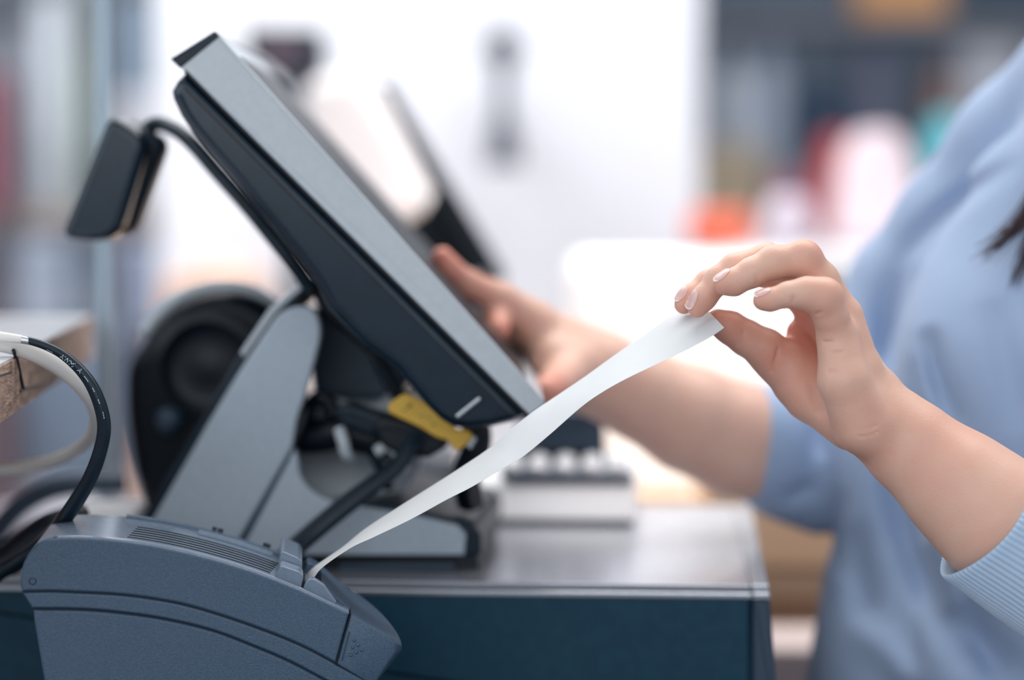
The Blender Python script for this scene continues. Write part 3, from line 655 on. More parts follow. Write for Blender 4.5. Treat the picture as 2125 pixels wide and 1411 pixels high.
M_cream = mat('cream_fabric', 'e8e2e2', .8, col2='dcd7da', scale=6)
M_disp = mat('purple_brown_glass', '4a3a48', .3)
FX = Frame(760, 320, 2.93, 0)
cs_ = slab('cream_sack', FX, FX.poly(T(cr_curve([(640, 175), (700, 150), (760, 170), (830, 270), (895, 400), (890, 440), (835, 480), (800, 640)], 5))+[(800, 640), (800, 1008), (640, 1008), (630, 420), (625, 280)]), 0, .10, M_cream, None, r=.02)
tag(cs_, 'cream coloured rounded sack between the two terminals', 'sack')
FX = Frame(590, 115, 3.1, 0)
cd_ = empty('customer_display', FX.P(0, .03, -.5), 'small dark box display above the tilted silver screen edge', 'display')
slab('display_box', FX, FX.poly(rc([(505, 56), (668, 60), (674, 140), (632, 182), (600, 182), (512, 116)], 6)), 0, .06, M_dark, cd_, r=.004)
slab('display_glass', FX, FX.poly([(522, 70), (630, 72), (628, 150), (560, 140), (524, 108)]), -.003, .002, M_disp, cd_, r=.001)
slab('display_pole', FX, [FX.uz(585, 160), FX.uz(625, 160), (FX.uz(625, 160)[0], .9003-FX.o.z), (FX.uz(585, 160)[0], .9003-FX.o.z)], .02, .05, M_slate, cd_, r=.004)
M_slatefab = mat('dark_grey_rubber', '3b4352', .6)
FX = Frame(1045, 200, 3.85, 0)
hs = empty('wall_handset', FX.P(0, .03, -.15), 'dark slim handset hanging on the white pillar', 'handset')
slab('grip', FX, FX.poly(T(cr_curve([(1024, 110), (1064, 110), (1060, 160), (1056, 215), (1062, 260), (1076, 330), (1012, 330), (1024, 260), (1030, 215), (1028, 160)], 4, closed=True))), 0, .03, M_slatefab, hs, r=.006)
slab('earpiece', FX, FX.poly(T(cr_curve([(1008, 112), (1010, 78), (1040, 58), (1072, 74), (1080, 108), (1045, 122)], 4, closed=True))), -.006, .03, M_dark, hs, r=.006)
slab('mouthpiece', FX, FX.poly(rc([(1020, 290), (1066, 290), (1084, 345), (1008, 345)], 6)), -.006, .03, M_slatefab, hs, r=.006)
slab('wall_hook', FX, FX.poly([(1036, 200), (1052, 200), (1052, 230), (1036, 230)]), .028, .16, M_dark, hs, r=.002)

# shelf units against the back walls and their goods
def shelf(name, x0, x1, y, ys, m, label, dep=.4):
    r = empty(name, ((x0+x1)/2, y, 0), label, 'shelf')
    for z in ys: box('shelf_board', ((x0+x1)/2, y, z-.0125), (x1-x0, dep, .025), m, r, b=.002)
    for x in (x0-.015, x1+.015): box('upright', (x, y, 1.05), (.03, dep, 2.1), M_shelf, r, b=.002)
    return r
M_shelf = mat('shelf_laminate', '8c9099', .6)
M_brown = mat('brown_shelf_board', '9c8377', .6)
sh1 = shelf('shelf_unit', -1.75, -.45, 4.85, (.42, .98, 1.215, 1.78), M_brown, 'brown boarded shelf unit against the grey wall')
sh2 = shelf('shelf_unit', .36, 1.75, 5.6, (.50, .95, 1.31, 1.643), M_shelf, 'grey shelf unit against the slate wall behind the woman')
def good(px0, px1, py0, py1, d, col, name, label, cat, dep=.085, shape='box', grp=None, base=None):
    c, s = facing(px0, px1, py0, py1, d, dep)
    m = mat(name+'_'+col, col, .6)
    if base is not None:
        zt_ = c[2]+s[2]/2; c = (c[0], c[1], (zt_+base)/2+.0005); s = (s[0], s[1], zt_-base-.001)
    if shape == 'box': o = box(name, c, s, m, None, b=min(.015, s[0]*.2))
    elif shape == 'ball':
        n_ = 10; V, Fc = lathe_geo((c[0], c[1], c[2]-s[2]/2), [(max(.001, s[0]/2*math.sin(math.pi*k/n_)), s[2]*(1-math.cos(math.pi*k/n_))/2) for k in range(n_+1)], seg=24); o = mesh_obj(name, V, Fc, m)
    elif shape == 'bottle':
        V, Fc = lathe_geo((c[0], c[1], c[2]-s[2]/2), [(s[0]*.48, 0), (s[0]*.5, .01), (s[0]*.5, s[2]*.6), (s[0]*.42, s[2]*.75), (s[0]*.18, s[2]*.86), (s[0]*.18, s[2])], seg=24); o = mesh_obj(name, V, Fc, m)
    elif shape == 'bag':
        F_ = Frame((px0+px1)/2, (py0+py1)/2, d, 0); w = s[0]/2; h = s[2]; zb_ = c[2]-h/2-F_.o.z
        o = slab(name, F_, rc([(-w, zb_), (w, zb_), (w*.75, zb_+h*.8), (w*.45, zb_+h), (-w*.45, zb_+h), (-w*.8, zb_+h*.75)], w*.4), 0, dep, m, None, r=min(.02, dep*.3))
    return tag(o, label, cat, grp)
A5 = 4.72
good(0, 60, 60, 520, A5, 'b9bcc6', 'garment', 'pale grey cloth hanging at the far edge of the brown shelf', 'garment', shape='bag', base=1.216)
good(74, 132, -10, 200, A5, 'c9ccd3', 'garment', 'white cloth standing beside the olive bottle', 'garment', base=1.216)
good(136, 168, 20, 300, A5-.1, '8f9a8c', 'bottle', 'olive green bottle on the brown shelf', 'bottle', shape='bottle', dep=.05, base=1.216)
good(128, 190, 130, 420, A5+.1, '66788a', 'jar', 'slate blue jar behind the olive bottle', 'jar', shape='bottle', base=1.216)
good(-50, 14, 150, 440, A5-.15, '7c3144', 'red_box', 'dark red box at the picture edge on the brown shelf', 'box', base=1.216)
good(236, 330, -10, 200, A5, '6f8193', 'box', 'tall slate blue box on the brown shelf', 'box', base=1.216)
good(236, 345, 190, 440, A5-.1, 'a9adb6', 'box', 'light grey box in front of the slate blue box', 'box', base=1.216)
good(350, 520, 250, 440, A5, 'c5cdd6', 'box', 'pale blue wide box under the rear display arm', 'box', base=1.216)
good(-30, 34, 470, 620, A5-.1, '4c4450', 'basket', 'dark brown basket under the red box', 'basket', base=.981)
good(40, 130, 500, 640, A5-.1, '9ba1b0', 'box', 'grey blue box beside the dark brown basket', 'box', base=.981)
good(140, 200, 520, 640, A5-.05, '7d8798', 'box', 'smaller slate box next to the acrylic edge', 'box', base=.981)
good(245, 405, 500, 600, A5-.1, '8590a6', 'box', 'blue grey box seen through the loop of the display arm', 'box', base=.981)
good(415, 560, 490, 620, A5-.1, 'd0c4c4', 'box', 'pale pink box behind the round shell', 'box', base=.981)
good(240, 620, 545, 1020, 3.62, 'dcb9a6', 'sack', 'large peach coloured sack behind the round shell', 'sack', dep=.3, shape='bag', base=.001)
good(-40, 26, 780, 1120, 3.9, '5a4d56', 'crate', 'dark brown crate low under the wooden slab', 'crate', base=.001)
good(30, 230, 700, 1010, 4.0, '64758a', 'drum', 'blue grey drum under the wooden slab', 'drum', dep=.25)
good(40, 236, 1011, 1300, 4.0, 'aab0bb', 'tub', 'light grey tub below the blue grey drum', 'tub', dep=.25, base=.001)
# right side: a display table in front of the grey shelves
A6 = 5.45
M_tabl = mat('white_table_top', 'f1f1f3', .4)
tbl = empty('display_table', (.80, 4.2, 0), 'long white display table carrying bags behind the woman', 'table')
box('table_top', (.87, 4.25, 1.15), (1.1, 1.6, .03), M_tabl, tbl, b=.004)
for x in (.36, 1.30):
    for y in (3.52, 4.98): box('leg', (x, y, .567), (.05, .05, 1.134), M_tabl, tbl, b=.002)
TB = 1.1652; SB = 1.3105
good(1490, 1560, 90, 345, A6, 'd8e0ec', 'bottle', 'tall pale blue bottle on the grey shelf', 'bottle', shape='bottle', dep=.06, base=SB)
good(1565, 1640, 72, 345, A6, 'b6c2d4', 'bottle', 'wide greyish blue bottle beside the tall pale blue one', 'bottle', shape='bottle', dep=.06, base=SB)
good(1645, 1760, 180, 345, A6, '23405c', 'box', 'dark navy box on the grey shelf', 'box', base=SB)
good(1780, 1850, 75, 260, A6, '6a6f86', 'box', 'mauve grey box standing next to the navy one', 'box', base=SB)
good(1930, 1985, 120, 260, A6, '9a7265', 'jar', 'brown jar beside the pale grey sign board', 'jar', shape='bottle', dep=.06, base=SB)
good(1990, 2125, 75, 260, A6, 'c3c7d2', 'sign_board', 'pale grey sign board beside the shoulder', 'board', dep=.03, base=SB)
good(1780, 1970, -90, 30, A6, 'e0a36a', 'basket', 'orange basket at the top of the grey shelf', 'basket', dep=.1, base=1.6435)
good(2000, 2200, -60, 60, A6, '1f3d55', 'box', 'dark navy crate above the pale sign board', 'box', base=1.6435)
good(1450, 1590, 300, 450, 4.85, 'b5a68f', 'carton', 'beige carton at the back of the display table', 'box', base=TB)
good(1915, 2020, 235, 380, 4.3, '6cc6d4', 'bag', 'turquoise bag beside the shoulder', 'bag', shape='bag', base=TB)
good(1686, 1780, 275, 520, 4.55, 'd96464', 'bag', 'red shopping bag behind the pale pink one', 'bag', shape='bag', base=TB)
good(1738, 1915, 268, 560, 3.9, 'dccbd2', 'bag', 'pale pink bag next to the red bag', 'bag', shape='bag', base=TB, dep=.12)
good(1590, 1690, 360, 520, 4.3, 'a06a80', 'pouch', 'mauve pouch in front of the beige carton', 'pouch', shape='bag', base=TB)
good(1585, 1700, 405, 560, 3.85, 'c9c0cd', 'pouch', 'pale lilac pouch in front of the mauve one', 'pouch', shape='bag', base=TB)
good(1432, 1560, 435, 528, 3.75, 'dd6a50', 'carton', 'orange red carton on the display table above the fingers', 'box', base=TB)

# ------------------------------------------------------------------ person
def skin_material():
    m = bpy.data.materials.new('skin'); m.use_nodes = True; n = m.node_tree.nodes; L = m.node_tree.links; b = n['Principled BSDF']
    at = n.new('ShaderNodeAttribute'); at.attribute_name = 'blush'
    t = n.new('ShaderNodeTexCoord'); nz = n.new('ShaderNodeTexNoise'); nz.inputs['Scale'].default_value = 45; nz.inputs['Detail'].default_value = 4
    L.new(t.outputs['Object'], nz.inputs[0])
    ad_ = n.new('ShaderNodeMath'); ad_.operation = 'MULTIPLY_ADD'; L.new(nz.outputs[0], ad_.inputs[0]); ad_.inputs[1].default_value = .55; ad_.inputs[2].default_value = -.18
    a2 = n.new('ShaderNodeMath'); a2.operation = 'ADD'; a2.use_clamp = True; L.new(ad_.outputs[0], a2.inputs[0]); L.new(at.outputs['Fac'], a2.inputs[1])
    mx = n.new('ShaderNodeMix'); mx.data_type = 'RGBA'; mx.inputs['A'].default_value = rgb('e6bda9'); mx.inputs['B'].default_value = rgb('d88a78')
    L.new(a2.outputs[0], mx.inputs['Factor']); L.new(mx.outputs['Result'], b.inputs['Base Color'])
    b.inputs['Roughness'].default_value = .45; b.inputs['Specular IOR Level'].default_value = .4
    b.inputs['Subsurface Weight'].default_value = .25; b.inputs['Subsurface Radius'].default_value = (1, .35, .2); b.inputs['Subsurface Scale'].default_value = .004
    n1 = n.new('ShaderNodeTexNoise'); n1.inputs['Scale'].default_value = 700; n1.inputs['Detail'].default_value = 3; L.new(t.outputs['Object'], n1.inputs[0])
    bp = n.new('ShaderNodeBump'); bp.inputs['Strength'].default_value = .35; bp.inputs['Distance'].default_value = .0006
    L.new(n1.outputs[0], bp.inputs['Height']); L.new(bp.outputs[0], b.inputs['Normal'])
    return m
M_skin = skin_material()
R = lambda px, d: px*d/FOC
def J(px, py, d, r): return (np.array(D(px, py, d)), R(r, d))
def chain(g, js, k=.003, sq=None):
    f = None
    for (a, ra), (b, rb) in zip(js[:-1], js[1:]):
        c = g.cone(a, b, ra, rb, sq); f = c if f is None else smin(f, c, k)
    return f
def round_bump(g, j): return g.cone(j[0], j[0]+1e-4, j[1], j[1])
# near (left) hand, seen from its little-finger side
little = [J(1582, 624, 1.424, 19.5), J(1598, 622, 1.424, 22.5), J(1636, 611, 1.424, 25.5), J(1672, 609, 1.424, 33), J(1708, 620, 1.426, 36), J(1724, 654, 1.430, 36), J(1738, 700, 1.437, 39)]
ring = [J(1502, 591, 1.437, 21.5), J(1522, 586, 1.437, 27), J(1560, 566, 1.438, 30), J(1606, 544, 1.440, 34), J(1664, 539, 1.443, 36), J(1702, 580, 1.449, 37), J(1745, 650, 1.455, 39)]
middle = [J(1447, 639, 1.457, 20.5), J(1460, 619, 1.457, 25), J(1492, 580, 1.458, 27.5), J(1524, 556, 1.459, 29), J(1592, 535, 1.462, 30), J(1660, 575, 1.468, 31), J(1750, 650, 1.476, 34)]
index = [J(1419, 632, 1.474, 20), J(1434, 614, 1.476, 23), J(1468, 584, 1.480, 23), J(1510, 572, 1.484, 24), J(1590, 566, 1.490, 28), J(1650, 605, 1.493, 31), J(1705, 668, 1.496, 38)]
thumb = [J(1490, 668, 1.479, 27), J(1515, 680, 1.480, 33), J(1548, 701, 1.482, 36), J(1588, 724, 1.484, 41), J(1625, 752, 1.487, 45), J(1650, 790, 1.487, 50)]
def hand_field(g):
    P_ = []
    w = J(1838, 872, 1.462, 76)
    palm = None
    for a, b_, c in ((J(1738, 700, 1.437, 42), J(1752, 790, 1.434, 52), J(1790, 876, 1.442, 62)),
                     (J(1752, 662, 1.453, 40), J(1780, 770, 1.452, 48), J(1825, 865, 1.458, 62)),
                     (J(1752, 668, 1.475, 36), J(1785, 770, 1.474, 46), J(1840, 865, 1.476, 58)),
                     (J(1716, 675, 1.496, 42), J(1765, 775, 1.492, 46), J(1830, 870, 1.486, 56))):
        f = smin(g.cone(a[0], b_[0], a[1], b_[1]), g.cone(b_[0], c[0], b_[1], c[1]), .004)
        palm = f if palm is None else smin(palm, f, .008)
    # forearm, slightly flattened
    arm = [J(1800, 868, 1.456, 66), J(1850, 893, 1.458, 76), J(1900, 935, 1.456, 88), J(1990, 1010, 1.452, 110), J(2065, 1074, 1.448, 124), J(2170, 1140, 1.448, 132), J(2330, 1225, 1.46, 150)]
    fa = chain(g, arm, .012)
    palm = smin(palm, fa, .012)
    # thenar pad
    th = smin(g.cone(*sum(zip(J(1632, 760, 1.486, 46), J(1680, 825, 1.480, 56)), ()))[:], g.cone(J(1680, 825, 1.480, 56)[0], J(1765, 880, 1.468, 58)[0], J(1680, 825, 1.480, 56)[1], J(1765, 880, 1.468, 58)[1]), .006) if False else \
        smin(chain(g, [J(1634, 758, 1.488, 42), J(1682, 818, 1.482, 52), J(1765, 880, 1.470, 54)], .006),
             chain(g, [J(1662, 690, 1.497, 28), J(1664, 750, 1.494, 42), J(1720, 830, 1.482, 46)], .006), .006)
    body = smin(palm, th, .0025)
    out = None
    kn = {0: [], 1: []}
    for js, kk in ((little, .0045), (ring, .005), (middle, .005), (index, .005), (thumb, .006)):
        f = chain(g, js, .0035)
        f = smin(f, body, kk)
        out = f if out is None else smin(out, f, .0006)
    # knuckle bumps
    for j in (J(1712, 612, 1.424, 27), J(1672, 532, 1.443, 22), J(1602, 752, 1.487, 28), J(1826, 800, 1.462, 30)):
        out = smin(out, round_bump(g, j), .010)
    def groove(pts, r, d=.0012):
        nonlocal out
        c = chain(g, [J(x, y, dd_, r) for x, y, dd_ in pts], .0005); out = -smin(-out, c, d)
    groove([(1664, 680, 1.466), (1676, 760, 1.463), (1698, 850, 1.460)], 13, .004)
    def surf(x, y):                # depth at which the hand's surface is met
        pv = None
        for dd_ in np.arange(1.395, 1.50, .0006):
            q = (np.array(D(x, y, dd_))-g.lo)/g.h; i = np.floor(q).astype(int); t = q-i
            if (i < 0).any() or (i+1 >= g.n).any(): pv = None; continue
            c = out[i[0]:i[0]+2, i[1]:i[1]+2, i[2]:i[2]+2]; c = c[0]*(1-t[0])+c[1]*t[0]; c = c[0]*(1-t[1])+c[1]*t[1]; v = float(c[0]*(1-t[2])+c[1]*t[2])
            if v < 0: return dd_ if pv is None else dd_-.0006*v/(v-pv)
            pv = v
        return None
    todo = [([(1623, 694), (1615, 722), (1607, 752), (1601, 772)], 3.2), ([(1636, 700), (1648, 760), (1672, 830)], 2.2), ([(1647, 616), (1645, 627), (1641, 637)], 3.0),
            ([(1683, 653), (1694, 652), (1703, 648)], 3.4), ([(1569, 573), (1571, 583), (1570, 592)], 2.8), 
            ([(1543, 688), (1540, 703), (1531, 717)], 2.4), ([(1693, 704), (1708, 710), (1728, 709)], 2.6), ([(1702, 728), (1726, 732), (1752, 730)], 2.4),
            ([(1699, 764), (1718, 771), (1735, 770)], 3.0), ([(1780, 906), (1800, 905), (1822, 896)], 1.9), ([(1800, 890), (1824, 882)], 1.5)]
    todo = [([(x, y, surf(x, y)) for x, y in pts], r) for pts, r in todo]
    for pts, r in todo:
        pts = [p for p in pts if p[2]]; near_d = min([p[2] for p in pts], default=0); pts = [p for p in pts if p[2] < near_d+.004]
        if len(pts) > 1: groove(pts, r, .0008)
    return out
def bounds(js, pad):
    P_ = np.array([j[0] for j in js]); return P_.min(0)-pad, P_.max(0)+pad
allj = little+ring+middle+index+thumb+[J(1838, 872, 1.462, 76), J(2100, 1100, 1.45, 120), J(2150, 1130, 1.45, 120)]
lo, hi = bounds(allj, .012); lo[2] -= .025; lo[1] -= .022; hi[1] += .022; hi[0] += .02
gh = Grid(lo, hi, .00092)
fh = hand_field(gh)
VH, QH = biggest(*surface_nets(fh, gh)); VH = relax(VH, QH, 2, .5)
def blush_pts(V, pts):
    b = np.zeros(len(V))
    for j, s, a in pts:
        d2 = ((V-j[0])**2).sum(1); b = np.maximum(b, a*np.exp(-d2/(2*s*s)))
    return b
BH = blush_pts(VH, [(little[0], .006, .55), (ring[0], .006, .6), (middle[0], .006, .7), (index[0], .006, .7), (thumb[0], .010, .8), (thumb[1], .012, .8), (J(1600, 740, 1.48, 1), .014, .6), (J(1640, 800, 1.475, 1), .018, .45),
                    (J(1715, 600, 1.42, 1), .008, .35), (J(1675, 515, 1.44, 1), .008, .4), (J(1650, 700, 1.49, 1), .015, .8), (J(1770, 920, 1.45, 1), .02, .35), (J(1700, 660, 1.42, 1), .01, .3), (J(1960, 930, 1.44, 1), .02, .25)])
# far (right) hand and forearm
farm = [J(1185, 745, 1.80, 72), J(1240, 775, 1.80, 82), J(1330, 820, 1.81, 88), J(1430, 870, 1.82, 104), J(1530, 912, 1.83, 112), J(1600, 945, 1.838, 104)]
fi = [J(918, 533, 1.735, 22), J(932, 556, 1.738, 25), J(972, 590, 1.75, 29), J(1040, 622, 1.77, 36), J(1110, 670, 1.785, 44)]
fm = [J(1034, 684, 1.745, 25), J(1030, 658, 1.762, 28), J(1056, 644, 1.785, 35), J(1110, 680, 1.795, 46)]
fr = [J(1058, 692, 1.79, 22), J(1064, 672, 1.81, 26), J(1080, 670, 1.82, 34), J(1120, 690, 1.81, 42)]
fl = [J(1082, 716, 1.83, 20), J(1084, 694, 1.84, 24), J(1090, 690, 1.84, 30), J(1130, 705, 1.82, 38)]
ft = [J(1134, 812, 1.70, 30), J(1148, 803, 1.722, 35), J(1168, 786, 1.755, 44), J(1188, 766, 1.775, 58)]
lo, hi = bounds(farm+fi+fm+fr+fl+ft, .03); g2_ = Grid(lo, hi, .0024)
pal = smin(chain(g2_, [J(1090, 660, 1.79, 46), J(1185, 745, 1.80, 72)], .01), chain(g2_, farm, .012), .012)
pal = smin(pal, chain(g2_, [J(1110, 700, 1.815, 44), J(1185, 750, 1.80, 60)], .01), .01)
pal = smin(pal, chain(g2_, [J(1150, 745, 1.775, 48), J(1190, 770, 1.79, 62)], .01), .01)
ff_ = None
for js in (fi, fm, fr, fl, ft):
    f = smin(chain(g2_, js, .004), pal, .006); ff_ = f if ff_ is None else smin(ff_, f, .001)
VF, QF = biggest(*surface_nets(ff_, g2_)); VF = relax(VF, QF, 2, .5)
BF = blush_pts(VF, [(fi[0], .02, .9), (fi[2], .02, .5), (ft[0], .02, .8), (fm[0], .015, .8)])*1.0
# torso under the clothes, neck and head
Xn = np.array
neck0, neck1 = Xn((.45, 1.75, 1.30)), Xn((.425, 1.735, 1.43))
hc = Xn((.405, 1.72, 1.515))
PJ3 = J
g3 = Grid((.16, 1.42, .85), (.62, 2.0, 1.66), .005)
tor = [(D(2230, 560, 1.76), R(180, 1.76)), (D(2170, 900, 1.77), R(190, 1.77)), (D(2100, 1400, 1.78), R(180, 1.78))]
ft_ = chain(g3, [(np.array(a), b) for a, b in tor], .02)
ft_ = smin(ft_, chain(g3, [PJ3(2200, 560, 1.83, 90), PJ3(1915, 620, 1.89, 48), PJ3(1712, 965, 1.865, 48), PJ3(1600, 940, 1.838, 80)], .01), .02)
ft_ = smin(ft_, chain(g3, [PJ3(2300, 500, 1.70, 120), PJ3(2480, 560, 1.62, 90), PJ3(2390, 1250, 1.50, 90)], .01), .02)
ft_ = smin(ft_, g3.cone(neck0, neck1, .052, .046), .03)
hd_ = smin(g3.ell(hc+Xn((.01, 0, .02)), (.088, .072, .088)), g3.ell(hc+Xn((-.012, 0, -.045)), (.062, .052, .062)), .02)
hd_ = smin(hd_, g3.cone(hc+Xn((-.082, 0, .01)), hc+Xn((-.096, 0, -.018)), .007, .011), .008)
for s in (-1, 1):
    hd_ = smin(hd_, g3.ell(hc+Xn((.012, s*.073, -.005)), (.018, .007, .028)), .006)
    hd_ = -smin(-hd_, (g3.ell(hc+Xn((-.084, s*.031, .012)), (.010, .014, .009))), .006)
ft_ = smin(ft_, hd_, .018)
VT, QT = biggest(*surface_nets(ft_, g3))
VB = np.concatenate([VH, VF, VT]); QB = np.concatenate([QH, QF+len(VH), QT+len(VH)+len(VF)])
per = empty('person', (.42, 1.72, 0), 'woman in a light blue sweater holding the receipt and touching the screen', 'person')
bo = mesh_obj('body', VB, QB, M_skin, per, angle=None)
at = bo.data.attributes.new('blush', 'FLOAT', 'POINT'); at.data.foreach_set('value', np.concatenate([BH, BF, np.zeros(len(VT))]).astype(np.float32))

# nails: small curved plates laid on the finger ends
M_nail = mat('nail', 'ecc4bd', .2, col2='e6b9b2', scale=90, spec=.6)
M_tip = mat('nail_tip', 'f3e9e4', .3)
def field_at(p):
    i = (np.array(p)-gh.lo)/gh.h; i0 = np.floor(i).astype(int); t = i-i0
    if (i0 < 0).any() or (i0+1 >= gh.n).any(): return 1.0
    c = fh[i0[0]:i0[0]+2, i0[1]:i0[1]+2, i0[2]:i0[2]+2]
    c = c[0]*(1-t[0])+c[1]*t[0]; c = c[0]*(1-t[1])+c[1]*t[1]; return float(c[0]*(1-t[2])+c[1]*t[2])
def nail(cx, cy, d, dirx, diry, L, Wd, dors, name='fingernail'):
    """cx,cy,d: nail centre; (dirx,diry): finger direction towards the tip; dors: outward direction"""
    t = (RGT*dirx-UPV*diry).normalized(); o = Vector(dors).normalized(); o = (o-t*o.dot(t)).normalized(); s = t.cross(o).normalized()
    c = D(cx, cy, d); V, F = [], []; nu, nv = 12, 10
    p = c+o*.012
    for k in range(90):
        f = field_at(p)
        if f < .00012: break
        p = p-o*max(f*.5, .00008)
    lim = (c+o*.012-p).dot(o)+.0022
    for a in range(nu+1):
        for b_ in range(nv+1):
            u = (a/nu*2-1); v = (b_/nv*2-1)
            # disc-to-square map gives a rounded nail shape
            x = u*math.sqrt(1-v*v/2.6); y = v*math.sqrt(1-u*u/2.6)
            p = c+t*(x*L)+s*(y*Wd)+o*.012
            for k in range(70):
                f = field_at(p)
                if f < .00012 or (c+o*.012-p).dot(o) > lim: break
                p = p-o*max(f*.5, .00008)
            edge = max(abs(x), abs(y)/1.0)
            V.append(p+o*(.0005*(1-.55*edge**3)))
    W1 = nv+1
    for a in range(nu):
        for b_ in range(nv): F.append([a*W1+b_, a*W1+b_+1, (a+1)*W1+b_+1, (a+1)*W1+b_])
    n = len(V); V += [p-o*.0006 for p in V]
    F += [[q+n for q in f[::-1]] for f in F]
    rim = [a*W1 for a in range(nu+1)]+[nu*W1+b_ for b_ in range(1, nv+1)]+[a*W1+nv for a in range(nu-1, -1, -1)]+[b_ for b_ in range(nv-1, 0, -1)]
    for i in range(len(rim)): a, b_ = rim[i], rim[(i+1) % len(rim)]; F.append([a, b_, b_+n, a+n])
    nl = mesh_obj(name, V, F, M_nail, per, angle=60)
    # white free edge
    V2, F2_ = [], []
    for a in (nu-.8, nu):
        for b_ in range(nv+1):
            i0 = int(a); q = V[i0*W1+b_] if a == nu else V[i0*W1+b_].lerp(V[(i0+1)*W1+b_], a-i0)
            V2.append(q+o*.00012+t*(.0003 if a == nu else 0))
    for b_ in range(nv): F2_.append([b_, b_+1, W1+b_+1, W1+b_])
    mesh_obj('nail_edge', V2, F2_, M_tip, nl, label='pale free edge of the nail')
nail(1583, 612, 1.424, -.95, .30, .0050, .0038, -FWD*.9+UPV*.8)
nail(1500, 574, 1.437, -.78, .60, .0058, .0044, -FWD*.9+UPV*.75-RGT*.45)
nail(1442, 626, 1.457, -.50, .85, .0060, .0042, -FWD*.9+UPV*.35-RGT*.6)
nail(1421, 617, 1.476, -.60, .78, .0056, .0042, -FWD*.8+UPV*.5-RGT*.55)

# sweater
def knit(name, c1, c2, rib=0):
    m = bpy.data.materials.new(name); m.use_nodes = True; n = m.node_tree.nodes; L = m.node_tree.links; b = n['Principled BSDF']
    t = n.new('ShaderNodeTexCoord'); nz = n.new('ShaderNodeTexNoise'); nz.inputs['Scale'].default_value = 25; L.new(t.outputs['Object'], nz.inputs[0])
    mx = n.new('ShaderNodeMix'); mx.data_type = 'RGBA'; mx.inputs['A'].default_value = rgb(c1); mx.inputs['B'].default_value = rgb(c2)
    L.new(nz.outputs[0], mx.inputs['Factor']); L.new(mx.outputs['Result'], b.inputs['Base Color']); b.inputs['Roughness'].default_value = .85
    b.inputs['Sheen Weight'].default_value = .1
    n2 = n.new('ShaderNodeTexNoise'); n2.inputs['Scale'].default_value = 900; L.new(t.outputs['Object'], n2.inputs[0])
    bp = n.new('ShaderNodeBump'); bp.inputs['Strength'].default_value = .4; bp.inputs['Distance'].default_value = .0008
    L.new(n2.outputs[0], bp.inputs['Height']); L.new(bp.outputs[0], b.inputs['Normal']); return m
M_knit = knit('sweater_knit', 'a8bcd9', '9bb1d2'); M_cuff = knit('sweater_rib', 'b9cfe6', 'aec7e2')
g4 = Grid((.16, 1.44, .84), (.66, 2.06, 1.42), .0036)
def PJ(px, py, d, r): return (np.array(D(px, py, d)), R(r, d))
far_tor = chain(g4, [PJ(2160, 560, 1.84, 270), PJ(2010, 950, 1.83, 285), PJ(1985, 1450, 1.80, 290), PJ(1985, 1640, 1.80, 290)], .03)
near_tor = chain(g4, [PJ(2230, 500, 1.72, 260), PJ(2125, 800, 1.70, 285), PJ(2190, 1050, 1.70, 290), PJ(2190, 1640, 1.70, 290)], .03)
fs = smin(far_tor, near_tor, .016)
fs = smin(fs, chain(g4, [PJ(1905, 600, 1.885, 135), PJ(1990, 470, 1.86, 125), PJ(2110, 310, 1.82, 130), PJ(2280, 120, 1.77, 130)], .02), .02)   # far shoulder line
fs = smin(fs, chain(g4, [PJ(2300, 180, 1.74, 170), PJ(2420, 330, 1.68, 150), PJ(2500, 520, 1.62, 160)], .02), .03)
fs = smin(fs, chain(g4, [PJ(1885, 615, 1.885, 128), PJ(1800, 800, 1.875, 126), PJ(1710, 984, 1.86, 112)], .015), .018)  # far upper arm
fs = smin(fs, chain(g4, [PJ(1598, 922, 1.836, 125), PJ(1650, 955, 1.85, 124), PJ(1710, 984, 1.86, 114)], .012), .015)
fs = smin(fs, chain(g4, [PJ(2500, 520, 1.62, 160), PJ(2440, 900, 1.55, 150), PJ(2400, 1265, 1.49, 170)], .02), .02)
fs = smin(fs, chain(g4, [PJ(2400, 1265, 1.49, 170), PJ(2250, 1190, 1.455, 160), PJ(2200, 1160, 1.45, 150)], .02), .01)
# folds: shallow valleys and ridges running along the cloth
G = np.meshgrid(*g4.ax, indexing='ij'); dep = (G[1]*math.cos(PITCH)-(G[2]-CAM.z)*math.sin(PITCH)); upc = G[1]*math.sin(PITCH)+(G[2]-CAM.z)*math.cos(PITCH)
px_ = 1062.5+FOC*G[0]/dep; py_ = 705.5-FOC*upc/dep
def seg_w(pts, sg):
    best = np.full_like(px_, 1e9); par = np.zeros_like(px_)
    q = cr_curve(pts, 5)
    for iq, ((x0, y0), (x1, y1)) in enumerate(zip(q[:-1], q[1:])):
        L2 = (x1-x0)**2+(y1-y0)**2; t = np.clip(((px_-x0)*(x1-x0)+(py_-y0)*(y1-y0))/L2, 0, 1)
        d2 = (px_-x0-t*(x1-x0))**2+(py_-y0-t*(y1-y0))**2; m = d2 < best; best[m] = d2[m]; par[m] = ((iq+t)/(len(q)-1))[m]
    return np.exp(-best/(2*sg*sg))*np.maximum(np.sin(np.pi*np.clip(par, 0, 1)), 0)**.8
